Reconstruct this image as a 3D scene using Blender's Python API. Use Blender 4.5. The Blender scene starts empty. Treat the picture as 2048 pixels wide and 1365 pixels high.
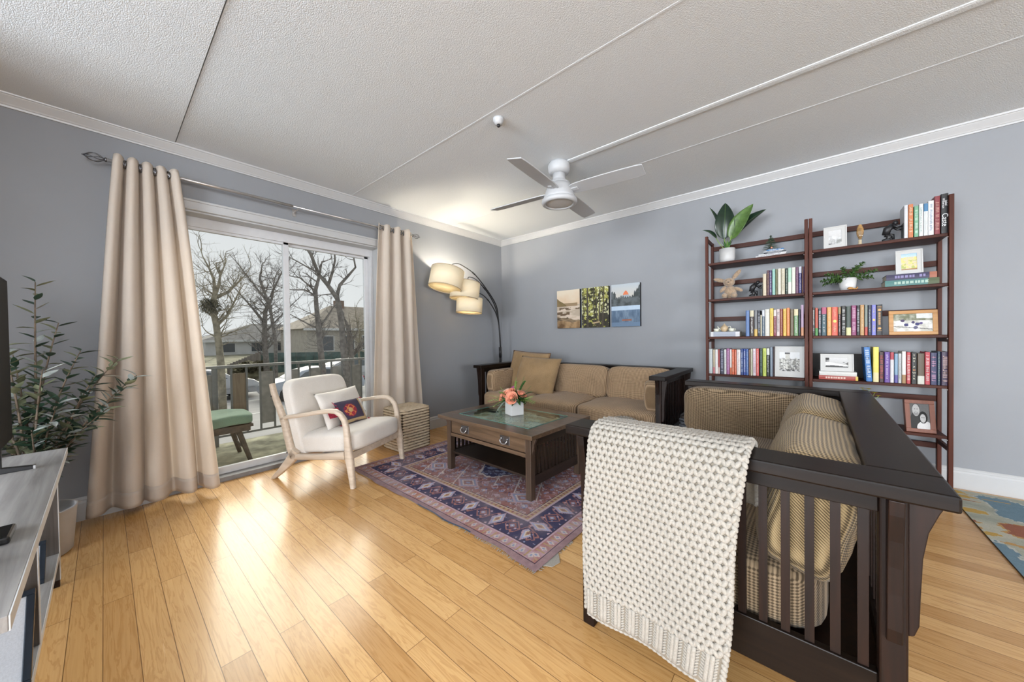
import bpy, bmesh, math, random
import numpy as np
from mathutils import Vector, Matrix
PI = math.pi
SC = bpy.context.scene
COL = SC.collection
R = math.radians

# ---------------------------------------------------------------- camera
cam_d = bpy.data.cameras.new('camera'); cam = bpy.data.objects.new('camera', cam_d); COL.objects.link(cam)
SC.camera = cam
cam_d.sensor_fit = 'HORIZONTAL'; cam_d.sensor_width = 36.0
cam_d.lens = 690.5653 / 2048 * 36
cam_d.clip_start = 0.02; cam_d.clip_end = 500
_yaw, _pit, _rol = 2.272877508, -0.014072638, -0.014321421
_F = Vector((math.cos(_yaw) * math.cos(_pit), math.sin(_yaw) * math.cos(_pit), math.sin(_pit)))
_Rt = Vector((math.sin(_yaw), -math.cos(_yaw), 0)); _U = _Rt.cross(_F)
_R2 = _Rt * math.cos(_rol) + _U * math.sin(_rol); _U2 = -_Rt * math.sin(_rol) + _U * math.cos(_rol)
_m = Matrix((_R2, _U2, -_F)).transposed().to_4x4(); _m.translation = Vector((3.3394, -3.7341, 1.0766))
cam.matrix_world = _m

# ---------------------------------------------------------------- view, world, sun, large lamps
SC.view_settings.view_transform = 'Standard'; SC.view_settings.look = 'None'
SC.view_settings.gamma = 1.0; SC.view_settings.exposure = 0.22; SC.view_settings.use_curve_mapping = False
try:
    SC.cycles.use_denoising = True
    SC.cycles.max_bounces = 10; SC.cycles.diffuse_bounces = 5; SC.cycles.glossy_bounces = 4
    SC.cycles.transparent_max_bounces = 12; SC.cycles.transmission_bounces = 6
    SC.cycles.sample_clamp_indirect = 6.0
    SC.cycles.caustics_reflective = False; SC.cycles.caustics_refractive = False
except Exception:
    pass
W = bpy.data.worlds.new('sky'); SC.world = W; W.use_nodes = True
_nt = W.node_tree; _nt.nodes.clear()
_o = _nt.nodes.new('ShaderNodeOutputWorld'); _b = _nt.nodes.new('ShaderNodeBackground')
_g = _nt.nodes.new('ShaderNodeTexCoord'); _s = _nt.nodes.new('ShaderNodeSeparateXYZ'); _r = _nt.nodes.new('ShaderNodeValToRGB')
_nt.links.new(_g.outputs['Generated'], _s.inputs[0]); _nt.links.new(_s.outputs['Z'], _r.inputs[0])
_nt.links.new(_r.outputs[0], _b.inputs[0]); _nt.links.new(_b.outputs[0], _o.inputs[0])
_r.color_ramp.elements[0].position = 0.0; _r.color_ramp.elements[0].color = (0.84, 0.84, 0.84, 1)
_r.color_ramp.elements[1].position = 0.6; _r.color_ramp.elements[1].color = (0.68, 0.69, 0.71, 1)
_b.inputs[1].default_value = 0.95

def lamp(name, kind, loc, energy, color=(1, 1, 1), target=None, direction=None, size=None, size_y=None, angle=None, radius=None):
    d = bpy.data.lights.new(name, kind); o = bpy.data.objects.new(name, d); COL.objects.link(o)
    d.energy = energy; d.color = color; o.location = loc
    if size: d.shape = 'RECTANGLE'; d.size = size; d.size_y = size_y or size
    if angle: d.angle = angle
    if radius: d.shadow_soft_size = radius
    if target is not None: direction = Vector(target) - Vector(loc)
    if direction is not None: o.rotation_euler = Vector(direction).to_track_quat('-Z', 'Y').to_euler()
    return o
# hazy winter sun coming in over the balcony
lamp('sun', 'SUN', (-6, -1, 6), 4.6, (1.0, 0.92, 0.78), direction=(0.81, -0.30, -0.55), angle=R(50))
# unseen fill lights, added beside and behind the camera to brighten the room
lamp('rear_fill_left', 'AREA', (1.6, -10.6, 1.35), 500, (0.92, 0.96, 1.0), direction=(-0.02, 1.0, 0.10), size=3.2, size_y=1.9)
lamp('rear_fill_right', 'AREA', (5.6, -10.2, 1.3), 310, (0.92, 0.96, 1.0), direction=(-0.38, 1.0, 0.12), size=2.6, size_y=1.9)
lamp('side_fill', 'AREA', (10.3, -4.75, 1.35), 270, (0.95, 0.97, 1.0), direction=(-1, 0.22, 0.05), size=2.2, size_y=1.8)
lamp('overhead_fill', 'AREA', (2.6, -5.3, 2.37), 70, (0.95, 0.97, 1.0), direction=(0, 0.35, -1), size=3.0, size_y=1.2)
lamp('overhead_fill_right', 'AREA', (6.4, -4.4, 2.36), 10, (0.97, 0.98, 1.0), direction=(-0.15, 0, -1), size=2.2, size_y=2.2)

# ---------------------------------------------------------------- materials
def newmat(name):
    m = bpy.data.materials.new(name); m.use_nodes = True
    nt = m.node_tree; nt.nodes.clear()
    out = nt.nodes.new('ShaderNodeOutputMaterial'); b = nt.nodes.new('ShaderNodeBsdfPrincipled')
    nt.links.new(b.outputs[0], out.inputs[0])
    return m, nt, b, out
def N(nt, kind, **kw):
    n = nt.nodes.new(kind)
    for k, v in kw.items():
        if k in n.inputs.keys(): n.inputs[k].default_value = v
        else: setattr(n, k, v)
    return n
def coords(nt, scale=(1, 1, 1), kind='Object', rot=(0, 0, 0)):
    t = nt.nodes.new('ShaderNodeTexCoord'); mp = nt.nodes.new('ShaderNodeMapping')
    mp.inputs['Scale'].default_value = scale; mp.inputs['Rotation'].default_value = rot
    nt.links.new(t.outputs[kind], mp.inputs[0]); return mp.outputs[0]
def ramp(nt, fac, stops):
    r = nt.nodes.new('ShaderNodeValToRGB'); nt.links.new(fac, r.inputs[0])
    e = r.color_ramp.elements
    while len(e) < len(stops): e.new(0.5)
    for i, (p, c) in enumerate(stops):
        e[i].position = p; e[i].color = (*c, 1) if len(c) == 3 else c
    return r.outputs[0]
def bump(nt, b, h, strength=0.3, dist=0.01):
    n = nt.nodes.new('ShaderNodeBump'); n.inputs['Strength'].default_value = strength; n.inputs['Distance'].default_value = dist
    nt.links.new(h, n.inputs['Height']); nt.links.new(n.outputs[0], b.inputs['Normal'])
def mix(nt, fac, a, c, mode='MIX'):
    n = nt.nodes.new('ShaderNodeMix'); n.data_type = 'RGBA'; n.blend_type = mode
    for sock, v in ((n.inputs[0], fac), (n.inputs[6], a), (n.inputs[7], c)):
        if hasattr(v, 'is_output') or isinstance(v, bpy.types.NodeSocket): nt.links.new(v, sock)
        elif isinstance(v, (int, float)): sock.default_value = v
        else: sock.default_value = (*v, 1)
    return n.outputs[2]
_mc = {}
def plain(name, col, rough=0.5, metal=0.0, spec=0.5, noise=0.06, nscale=25, bmp=0.0, coat=0.0, sheen=0.0, alpha=None, trans=0.0):
    if name in _mc: return _mc[name]
    m, nt, b, out = newmat(name)
    n = N(nt, 'ShaderNodeTexNoise', Scale=nscale, Detail=4.0)
    nt.links.new(coords(nt), n.inputs['Vector'])
    lo = tuple(c * (1 - noise) for c in col); hi = tuple(min(1, c * (1 + noise)) for c in col)
    nt.links.new(ramp(nt, n.outputs['Fac'], [(0.35, lo), (0.65, hi)]), b.inputs['Base Color'])
    b.inputs['Roughness'].default_value = rough; b.inputs['Metallic'].default_value = metal
    b.inputs['Specular IOR Level'].default_value = spec; b.inputs['Coat Weight'].default_value = coat
    b.inputs['Sheen Weight'].default_value = sheen; b.inputs['Transmission Weight'].default_value = trans
    if bmp: bump(nt, b, n.outputs['Fac'], bmp, 0.004)
    _mc[name] = m; return m
def wood(name, dark, light, rough=0.4, axis='X', scale=1.0, coat=0.0, spec=0.5, contrast=1.0):
    m, nt, b, out = newmat(name)
    s = {'X': (1.2, 22, 22), 'Y': (22, 1.2, 22), 'Z': (22, 22, 1.2)}[axis]
    v = coords(nt, tuple(k * scale for k in s))
    n = N(nt, 'ShaderNodeTexNoise', Scale=1.6, Detail=6.0, Roughness=0.6, Distortion=0.8); nt.links.new(v, n.inputs['Vector'])
    c = ramp(nt, n.outputs['Fac'], [(0.32, dark), (0.68, light)])
    nt.links.new(c, b.inputs['Base Color']); b.inputs['Roughness'].default_value = rough
    b.inputs['Coat Weight'].default_value = coat; b.inputs['Coat Roughness'].default_value = 0.2
    b.inputs['Specular IOR Level'].default_value = spec
    bump(nt, b, n.outputs['Fac'], 0.06, 0.002)
    return m
def fabric(name, a, c, scale=260.0, rough=0.95, bmp=0.5, stripes=None, mottling=0.12, axis='Z', trans=0.0):
    m, nt, b, out = newmat(name)
    v = coords(nt)
    if stripes:
        w = N(nt, 'ShaderNodeTexWave', Scale=stripes, Distortion=0.25, Detail=1.0); w.inputs['Detail Scale'].default_value = 3.0
        w.bands_direction = axis; nt.links.new(v, w.inputs['Vector'])
        sx_ = N(nt, 'ShaderNodeSeparateXYZ'); nt.links.new(v, sx_.inputs[0])
        ad_ = N(nt, 'ShaderNodeMath', operation='ADD'); nt.links.new(sx_.outputs['Y' if axis == 'X' else 'X'], ad_.inputs[0]); nt.links.new(sx_.outputs['Z'], ad_.inputs[1])
        cb_ = N(nt, 'ShaderNodeCombineXYZ'); nt.links.new(ad_.outputs[0], cb_.inputs[0])      # cross threads, over tops and fronts alike
        w2 = N(nt, 'ShaderNodeTexWave', Scale=stripes * 1.25, Distortion=0.6, Detail=1.0); nt.links.new(cb_.outputs[0], w2.inputs['Vector'])
        mm = N(nt, 'ShaderNodeMath', operation='ADD'); nt.links.new(w.outputs['Fac'], mm.inputs[0]); nt.links.new(w2.outputs['Fac'], mm.inputs[1])
        md = N(nt, 'ShaderNodeMath', operation='MULTIPLY'); nt.links.new(mm.outputs[0], md.inputs[0]); md.inputs[1].default_value = 0.5
        f = md.outputs[0]
    else:
        n = N(nt, 'ShaderNodeTexNoise', Scale=scale, Detail=2.0); nt.links.new(v, n.inputs['Vector']); f = n.outputs['Fac']
    col = ramp(nt, f, [(0.25, a), (0.75, c)])
    n2 = N(nt, 'ShaderNodeTexNoise', Scale=9.0, Detail=3.0); nt.links.new(v, n2.inputs['Vector'])
    sh = ramp(nt, n2.outputs['Fac'], [(0.3, (1 - mottling,) * 3), (0.7, (1, 1, 1))])
    col = mix(nt, 1.0, col, sh, 'MULTIPLY')
    nt.links.new(col, b.inputs['Base Color']); b.inputs['Roughness'].default_value = rough
    b.inputs['Specular IOR Level'].default_value = 0.15; b.inputs['Sheen Weight'].default_value = 0.15
    if bmp: bump(nt, b, f, bmp, 0.002)
    if trans:
        t = N(nt, 'ShaderNodeBsdfTranslucent'); nt.links.new(col, t.inputs[0])
        mx = N(nt, 'ShaderNodeMixShader'); mx.inputs[0].default_value = trans
        nt.links.new(b.outputs[0], mx.inputs[1]); nt.links.new(t.outputs[0], mx.inputs[2]); nt.links.new(mx.outputs[0], out.inputs[0])
    return m
def painted(name, rough=0.7, bmp=0.0, spec=0.3, coat=0.0):      # reads the woven / printed colours stored on the mesh
    m, nt, b, out = newmat(name)
    a = N(nt, 'ShaderNodeVertexColor'); a.layer_name = 'col'
    n = N(nt, 'ShaderNodeTexNoise', Scale=300.0); nt.links.new(coords(nt), n.inputs['Vector'])
    sh = ramp(nt, n.outputs['Fac'], [(0.3, (0.86,) * 3), (0.7, (1, 1, 1))])
    nt.links.new(mix(nt, 1.0, a.outputs[0], sh, 'MULTIPLY'), b.inputs['Base Color'])
    b.inputs['Roughness'].default_value = rough; b.inputs['Specular IOR Level'].default_value = spec; b.inputs['Coat Weight'].default_value = coat
    if bmp: bump(nt, b, n.outputs['Fac'], bmp, 0.003)
    return m
def glassy(name, tint=(0.9, 0.95, 0.94), refl=0.10, rough=0.0):
    m, nt, b, out = newmat(name); nt.nodes.remove(b)
    t = N(nt, 'ShaderNodeBsdfTransparent'); t.inputs[0].default_value = (*tint, 1)
    g = N(nt, 'ShaderNodeBsdfGlossy'); g.inputs['Roughness'].default_value = rough; g.inputs[0].default_value = (1, 1, 1, 1)
    f = N(nt, 'ShaderNodeFresnel', IOR=1.45)
    ge_ = N(nt, 'ShaderNodeNewGeometry'); iv = N(nt, 'ShaderNodeMath', operation='SUBTRACT'); iv.inputs[0].default_value = 1.0; nt.links.new(ge_.outputs['Backfacing'], iv.inputs[1])
    fm = N(nt, 'ShaderNodeMath', operation='MULTIPLY'); nt.links.new(f.outputs[0], fm.inputs[0]); nt.links.new(iv.outputs[0], fm.inputs[1])   # reflect at the outer faces only
    mx = N(nt, 'ShaderNodeMixShader'); nt.links.new(fm.outputs[0], mx.inputs[0])
    nt.links.new(t.outputs[0], mx.inputs[1]); nt.links.new(g.outputs[0], mx.inputs[2]); nt.links.new(mx.outputs[0], out.inputs[0])
    return m

# ---------------------------------------------------------------- mesh builder
class MB:
    def __init__(s): s.v = []; s.f = []; s.M = Matrix.Identity(4)
    def add(s, vs, fs):
        n = len(s.v); M = s.M
        s.v += [tuple(M @ Vector(p)) for p in vs]; s.f += [tuple(i + n for i in f) for f in fs]; return s
    def box(s, x0, x1, y0, y1, z0, z1):
        return s.add([(x0, y0, z0), (x1, y0, z0), (x1, y1, z0), (x0, y1, z0), (x0, y0, z1), (x1, y0, z1), (x1, y1, z1), (x0, y1, z1)],
                     [(0, 3, 2, 1), (4, 5, 6, 7), (0, 1, 5, 4), (1, 2, 6, 5), (2, 3, 7, 6), (3, 0, 4, 7)])
    def prism(s, poly, a, b, axis='y'):       # poly in the two other axes, extruded between a and b
        n = len(poly); mk = {'y': lambda p, t: (p[0], t, p[1]), 'x': lambda p, t: (t, p[0], p[1]), 'z': lambda p, t: (p[0], p[1], t)}[axis]
        vs = [mk(p, a) for p in poly] + [mk(p, b) for p in poly]
        fs = [tuple(range(n))[::-1], tuple(range(n, 2 * n))] + [(i, (i + 1) % n, n + (i + 1) % n, n + i) for i in range(n)]
        return s.add(vs, fs)
    def lathe(s, prof, seg=24, c=(0, 0, 0), close=True):
        vs = []; fs = []
        for r, z in prof:
            for i in range(seg):
                a = 2 * PI * i / seg; vs.append((c[0] + r * math.cos(a), c[1] + r * math.sin(a), c[2] + z))
        for k in range(len(prof) - 1):
            for i in range(seg):
                j = (i + 1) % seg; fs.append((k * seg + i, k * seg + j, (k + 1) * seg + j, (k + 1) * seg + i))
        if close:
            fs.append(tuple(range(seg))[::-1]); fs.append(tuple((len(prof) - 1) * seg + i for i in range(seg)))
        return s.add(vs, fs)
    def tube(s, pts, rad, seg=8, closed=False, caps=True):
        pts = [Vector(p) for p in pts]; n = len(pts)
        rad = [rad] * n if isinstance(rad, (int, float)) else list(rad)
        vs = []; fs = []; up = None
        for i, p in enumerate(pts):
            t = (pts[(i + 1) % n] - pts[i - 1]) if closed else (pts[min(i + 1, n - 1)] - pts[max(i - 1, 0)])
            if t.length < 1e-9: t = Vector((0, 0, 1))
            t.normalize()
            if up is None: up = t.orthogonal()
            up = (up - t * up.dot(t)); up = up.normalized() if up.length > 1e-6 else t.orthogonal().normalized()
            w = t.cross(up)
            for k in range(seg):
                a = 2 * PI * k / seg; vs.append(tuple(p + (up * math.cos(a) + w * math.sin(a)) * rad[i]))
        for i in range(n if closed else n - 1):
            j = (i + 1) % n
            for k in range(seg):
                l = (k + 1) % seg; fs.append((i * seg + k, i * seg + l, j * seg + l, j * seg + k))
        if caps and not closed:
            fs.append(tuple(range(seg))[::-1]); fs.append(tuple((n - 1) * seg + k for k in range(seg)))
        return s.add(vs, fs)
    def sweep(s, path, widths, v0, v1, rnd=0.3):   # path (u,z) in a plane, thickness between v0 and v1, coords (u, v, z)
        n = len(path); vs = []; fs = []
        for i in range(n):
            a = path[max(i - 1, 0)]; b = path[min(i + 1, n - 1)]; tu, tz = b[0] - a[0], b[1] - a[1]
            L = math.hypot(tu, tz) or 1; nu, nz = -tz / L, tu / L; w = widths[i] / 2; t = (v1 - v0) / 2; vm = (v0 + v1) / 2
            c = min(w, t) * rnd
            for (q, r_) in ((-w, -t + c), (-w + c, -t), (w - c, -t), (w, -t + c), (w, t - c), (w - c, t), (-w + c, t), (-w, t - c)):
                vs.append((path[i][0] + nu * q, vm + r_, path[i][1] + nz * q))
        for i in range(n - 1):
            for k in range(8):
                l = (k + 1) % 8; fs.append((i * 8 + k, i * 8 + l, (i + 1) * 8 + l, (i + 1) * 8 + k))
        fs.append(tuple(range(8))[::-1]); fs.append(tuple((n - 1) * 8 + k for k in range(8)))
        return s.add(vs, fs)
    def sup(s, c, size, k=(6, 6, 4), n=8, f=None):    # rounded cushion-like block: superellipsoid on a cube grid
        vs = []; fs = []; idx = {}
        def vid(p):
            key = tuple(round(x, 6) for x in p)
            if key not in idx:
                q = [p[0], p[1], p[2]]; kk = k[0] if abs(k[0] - k[1]) < 1e-6 else k[0]
                d = (sum(abs(t) ** kk for t in q)) ** (1 / kk)
                q = [t / d for t in q]
                P = Vector((c[0] + q[0] * size[0] / 2, c[1] + q[1] * size[1] / 2, c[2] + q[2] * size[2] / 2))
                if f: P = Vector(f(P, q))
                idx[key] = len(vs); vs.append(tuple(P))
            return idx[key]
        for ax in range(3):
            for sg in (-1, 1):
                for i in range(n):
                    for j in range(n):
                        quad = []
                        for (a, b) in ((i, j), (i + 1, j), (i + 1, j + 1), (i, j + 1)):
                            p = [0, 0, 0]; p[ax] = sg; p[(ax + 1) % 3] = -1 + 2 * a / n; p[(ax + 2) % 3] = -1 + 2 * b / n; quad.append(vid(p))
                        fs.append(tuple(quad if sg > 0 else quad[::-1]))
        return s.add(vs, fs)
    def grid(s, fn, nu, nv, closed_u=False):
        vs = [fn(i / nu, j / nv) for j in range(nv + 1) for i in range(nu + (0 if closed_u else 1))]
        w = nu if closed_u else nu + 1
        fs = [(j * w + i, j * w + (i + 1) % w, (j + 1) * w + (i + 1) % w, (j + 1) * w + i) for j in range(nv) for i in range(nu)]
        return s.add(vs, fs)
    def ell(s, c, r, ax=None, seg=8, rings=5):
        vs = []; fs = []; A = ax if ax is not None else Matrix.Identity(3)
        for i in range(1, rings):
            ph = PI * i / rings
            for k in range(seg):
                a = 2 * PI * k / seg; vs.append(tuple(Vector(c) + A @ Vector((r[0] * math.sin(ph) * math.cos(a), r[1] * math.sin(ph) * math.sin(a), r[2] * math.cos(ph)))))
        vs.append(tuple(Vector(c) + A @ Vector((0, 0, r[2])))); vs.append(tuple(Vector(c) - A @ Vector((0, 0, r[2]))))
        T = len(vs) - 2
        for i in range(rings - 2):
            for k in range(seg):
                l = (k + 1) % seg; fs.append((i * seg + k, (i + 1) * seg + k, (i + 1) * seg + l, i * seg + l))
        for k in range(seg):
            l = (k + 1) % seg; fs.append((T, k, l)); fs.append((T + 1, (rings - 2) * seg + l, (rings - 2) * seg + k))
        return s.add(vs, fs)

def obj(name, mb, m, parent=None, smooth=False, bevel=0.0, sub=0, solid=0.0, label=None):
    me = bpy.data.meshes.new(name); me.from_pydata(mb.v, [], mb.f); me.update()
    bm = bmesh.new(); bm.from_mesh(me); bmesh.ops.recalc_face_normals(bm, faces=bm.faces); bm.to_mesh(me); bm.free()
    if m: me.materials.append(m)
    if smooth: me.polygons.foreach_set('use_smooth', [True] * len(me.polygons))
    o = bpy.data.objects.new(name, me); COL.objects.link(o)
    if parent: o.parent = parent
    if solid: md = o.modifiers.new('s', 'SOLIDIFY'); md.thickness = solid; md.offset = 0
    if bevel:
        md = o.modifiers.new('b', 'BEVEL'); md.width = bevel; md.segments = 2; md.limit_method = 'ANGLE'; md.angle_limit = R(40)
    if sub: md = o.modifiers.new('u', 'SUBSURF'); md.levels = sub; md.render_levels = sub
    if label: o['label'] = label
    return o
def tag(o, label, cat, group=None, kind=None):
    o['label'] = label; o['category'] = cat
    if group: o['group'] = group
    if kind: o['kind'] = kind
    return o
def thing(name, label, cat, loc=(0, 0, 0), rz=0.0, group=None, scale=None):
    o = bpy.data.objects.new(name, None); COL.objects.link(o); o.empty_display_size = 0.05
    o.location = loc; o.rotation_euler = (0, 0, rz)
    return tag(o, label, cat, group)
def struct(name, mb, m, smooth=False, bevel=0.0, parent=None):
    o = obj(name, mb, m, parent, smooth, bevel)
    if not parent: o['kind'] = 'structure'
    return o
def colorgrid(name, w, h, fn, m, parent, place, nx, ny, amp=None):
    """flat woven / printed sheet nx x ny cells; fn(X,Y in metres arrays)->rgb arrays; place(x,y)->xyz"""
    mb = MB(); mb.grid(lambda a, b: place(a * w, b * h), nx, ny)
    me = bpy.data.meshes.new(name); me.from_pydata(mb.v, [], mb.f)
    X, Y = np.meshgrid((np.arange(nx) + .5) / nx * w, (np.arange(ny) + .5) / ny * h)
    C = fn(X, Y).reshape(-1, 3)
    C = np.concatenate([np.clip(C, 0, 1), np.ones((len(C), 1))], 1)
    ca = me.color_attributes.new('col', 'FLOAT_COLOR', 'CORNER')
    ca.data.foreach_set('color', np.repeat(C, 4, 0).astype(np.float32).ravel())
    me.materials.append(m); me.update()
    o = bpy.data.objects.new(name, me); COL.objects.link(o)
    if parent: o.parent = parent
    return o
def s2l(*c):   # sRGB 0-255 -> linear
    return tuple(((x / 255) / 12.92 if x / 255 < .04045 else ((x / 255 + .055) / 1.055) ** 2.4) for x in c)
# ---------------------------------------------------------------- shared materials
M_wall = plain('grey_blue_wall_paint', (0.262, 0.273, 0.292), rough=0.55, spec=0.35, noise=0.015, nscale=3)
M_white = plain('white_trim_paint', (0.48, 0.485, 0.49), rough=0.35, noise=0.01)
M_fan = plain('white_fan_enamel', (0.47, 0.48, 0.495), rough=0.5, noise=0.01)
M_lens = plain('frosted_lens', (0.62, 0.62, 0.62), rough=0.5, noise=0.01)
M_alu = plain('grey_aluminium', (0.60, 0.61, 0.63), rough=0.4, metal=0.0, noise=0.02)
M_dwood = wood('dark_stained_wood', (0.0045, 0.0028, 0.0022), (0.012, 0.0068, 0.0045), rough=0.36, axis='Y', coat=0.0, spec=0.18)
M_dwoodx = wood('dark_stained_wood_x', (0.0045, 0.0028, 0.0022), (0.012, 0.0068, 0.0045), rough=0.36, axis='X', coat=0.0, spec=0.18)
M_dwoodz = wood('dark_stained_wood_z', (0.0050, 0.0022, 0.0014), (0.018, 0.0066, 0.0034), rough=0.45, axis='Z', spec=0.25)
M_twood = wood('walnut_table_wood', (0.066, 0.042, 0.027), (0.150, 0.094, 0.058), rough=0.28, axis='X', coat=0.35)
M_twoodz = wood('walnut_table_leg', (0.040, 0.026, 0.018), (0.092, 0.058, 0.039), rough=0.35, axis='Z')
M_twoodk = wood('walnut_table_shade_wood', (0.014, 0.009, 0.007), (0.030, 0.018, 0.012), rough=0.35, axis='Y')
M_mah = wood('mahogany_bookcase', (0.030, 0.0055, 0.0022), (0.072, 0.016, 0.0062), rough=0.5, axis='X', spec=0.25)
M_mahz = wood('mahogany_bookcase_post', (0.038, 0.0070, 0.0030), (0.090, 0.0205, 0.0080), rough=0.5, axis='Z', spec=0.25)
M_tweed = fabric('brown_tweed', (0.12, 0.076, 0.040), (0.54, 0.38, 0.24), stripes=26, bmp=0.5, axis='X')
M_tweedx = fabric('brown_tweed_x', (0.075, 0.052, 0.030), (0.31, 0.225, 0.14), stripes=30, bmp=0.8, axis='Y')
M_tweedy = fabric('brown_tweed_y', (0.075, 0.050, 0.024), (0.42, 0.305, 0.160), stripes=30, bmp=1.0, axis='X')
M_tweedx2 = fabric('brown_tweed_arm', (0.14, 0.088, 0.046), (0.46, 0.325, 0.205), stripes=26, bmp=0.5, axis='Y')
M_tan = fabric('tan_linen', (0.24, 0.155, 0.075), (0.36, 0.245, 0.135), scale=320, bmp=0.25, mottling=0.2)
M_piping = plain('brown_piping', (0.10, 0.045, 0.022), rough=0.9)
M_cream = fabric('cream_upholstery', (0.62, 0.58, 0.53), (0.78, 0.745, 0.70), scale=420, bmp=0.15, mottling=0.05)
M_ash = wood('bleached_ash_wood', (0.47, 0.38, 0.29), (0.63, 0.53, 0.43), rough=0.45, axis='X', scale=1.0)
M_curt = fabric('sand_curtain', (0.76, 0.68, 0.60), (0.85, 0.78, 0.70), scale=700, bmp=0.1, mottling=0.03, trans=0.45)
M_yarn = fabric('cream_yarn', (0.29, 0.268, 0.232), (0.38, 0.352, 0.31), scale=240, bmp=0.5, mottling=0.05)
M_yarnd = fabric('cream_yarn_ground', (0.20, 0.17, 0.13), (0.27, 0.235, 0.185), scale=200, bmp=0.3)
M_wick = plain('seagrass_cord', (0.56, 0.46, 0.33), rough=0.85, noise=0.12, nscale=40, bmp=0.2)
M_wickd = plain('basket_core', (0.05, 0.035, 0.022), rough=0.95)
M_black = plain('black_metal', (0.02, 0.02, 0.022), rough=0.4, metal=0.3)
M_blackp = plain('black_glossy_plastic', (0.006, 0.006, 0.007), rough=0.15)
M_screen = plain('dark_screen', (0.001, 0.001, 0.0012), rough=0.6, spec=0.1)
M_bronze = plain('brushed_nickel_rod', (0.50, 0.48, 0.47), rough=0.35, metal=0.8)
M_pew = plain('dark_pewter', (0.16, 0.16, 0.17), rough=0.35, metal=0.9)
M_pewl = plain('bright_pewter', (0.55, 0.55, 0.56), rough=0.3, metal=0.9)
M_paper = plain('white_paper', (0.50, 0.50, 0.49), rough=0.7, noise=0.01)
M_pages = plain('book_pages', (0.62, 0.57, 0.47), rough=0.9, noise=0.08, nscale=200)
M_print = painted('printed_picture', rough=0.6)
M_canvas = painted('printed_canvas', rough=0.75)
M_glass = glassy('window_glass', (0.93, 0.95, 0.95))
M_tglass = glassy('table_glass', (0.86, 0.93, 0.90))
M_gedge = plain('green_glass_edge', (0.10, 0.21, 0.175), rough=0.1, noise=0.02)

# floor: narrow oak boards running along x
def floor_mat():
    m, nt, b, out = newmat('oak_plank_floor')
    v = coords(nt)
    br = N(nt, 'ShaderNodeTexBrick', Scale=1.0); br.offset = 0.37; br.offset_frequency = 2; br.squash = 1.0
    br.inputs['Brick Width'].default_value = 1.15; br.inputs['Row Height'].default_value = 0.0835
    br.inputs['Mortar Size'].default_value = 0.0012; br.inputs['Mortar Smooth'].default_value = 0.2; br.inputs['Bias'].default_value = 0.0
    br.inputs['Color1'].default_value = (0, 0, 0, 1); br.inputs['Color2'].default_value = (1, 1, 1, 1); br.inputs['Mortar'].default_value = (0.5, 0.5, 0.5, 1)
    nt.links.new(v, br.inputs['Vector'])
    # shift the grain from board to board
    sep = N(nt, 'ShaderNodeSeparateXYZ'); nt.links.new(v, sep.inputs[0])
    sh = N(nt, 'ShaderNodeMath', operation='MULTIPLY_ADD'); nt.links.new(br.outputs['Color'], sh.inputs[0]); sh.inputs[1].default_value = 7.3
    nt.links.new(sep.outputs['X'], sh.inputs[2])
    cmb = N(nt, 'ShaderNodeCombineXYZ'); nt.links.new(sh.outputs[0], cmb.inputs[0]); nt.links.new(sep.outputs['Y'], cmb.inputs[1])
    mp = N(nt, 'ShaderNodeMapping'); mp.inputs['Scale'].default_value = (1.1, 15, 1); nt.links.new(cmb.outputs[0], mp.inputs[0])
    n = N(nt, 'ShaderNodeTexNoise', Scale=1.7, Detail=5.0, Roughness=0.55, Distortion=1.3); nt.links.new(mp.outputs[0], n.inputs['Vector'])
    wv = N(nt, 'ShaderNodeMath', operation='SINE')
    mm = N(nt, 'ShaderNodeMath', operation='MULTIPLY'); nt.links.new(n.outputs['Fac'], mm.inputs[0]); mm.inputs[1].default_value = 42.0; nt.links.new(mm.outputs[0], wv.inputs[0])
    ma = N(nt, 'ShaderNodeMath', operation='MULTIPLY_ADD'); nt.links.new(wv.outputs[0], ma.inputs[0]); ma.inputs[1].default_value = 0.5; ma.inputs[2].default_value = 0.5
    grain = ramp(nt, ma.outputs[0], [(0.0, (0.86, 0.81, 0.74)), (0.45, (1, 1, 1)), (1.0, (1.0, 1.0, 1.0))])
    mp2 = N(nt, 'ShaderNodeMapping'); mp2.inputs['Scale'].default_value = (4, 130, 1); nt.links.new(cmb.outputs[0], mp2.inputs[0])
    n2 = N(nt, 'ShaderNodeTexNoise', Scale=1.0, Detail=3.0); nt.links.new(mp2.outputs[0], n2.inputs['Vector'])
    fine = ramp(nt, n2.outputs['Fac'], [(0.3, (0.90, 0.87, 0.83)), (0.7, (1, 1, 1))])
    tone = ramp(nt, br.outputs['Color'], [(0.0, (0.54, 0.30, 0.110)), (0.5, (0.66, 0.395, 0.16)), (1.0, (0.76, 0.475, 0.21))])
    c = mix(nt, 1.0, tone, grain, 'MULTIPLY'); c = mix(nt, 1.0, c, fine, 'MULTIPLY')
    c = mix(nt, br.outputs['Fac'], c, (0.20, 0.10, 0.035))
    nt.links.new(c, b.inputs['Base Color'])
    rr = N(nt, 'ShaderNodeMath', operation='MULTIPLY_ADD'); nt.links.new(n2.outputs['Fac'], rr.inputs[0]); rr.inputs[1].default_value = 0.1; rr.inputs[2].default_value = 0.20
    nt.links.new(rr.outputs[0], b.inputs['Roughness']); b.inputs['Coat Weight'].default_value = 0.12; b.inputs['Coat Roughness'].default_value = 0.12; b.inputs['Specular IOR Level'].default_value = 0.4
    inv = N(nt, 'ShaderNodeMath', operation='SUBTRACT'); inv.inputs[0].default_value = 1.0; nt.links.new(br.outputs['Fac'], inv.inputs[1])
    bump(nt, b, inv.outputs[0], 0.5, 0.0015)
    return m
M_floor = floor_mat()
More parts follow.
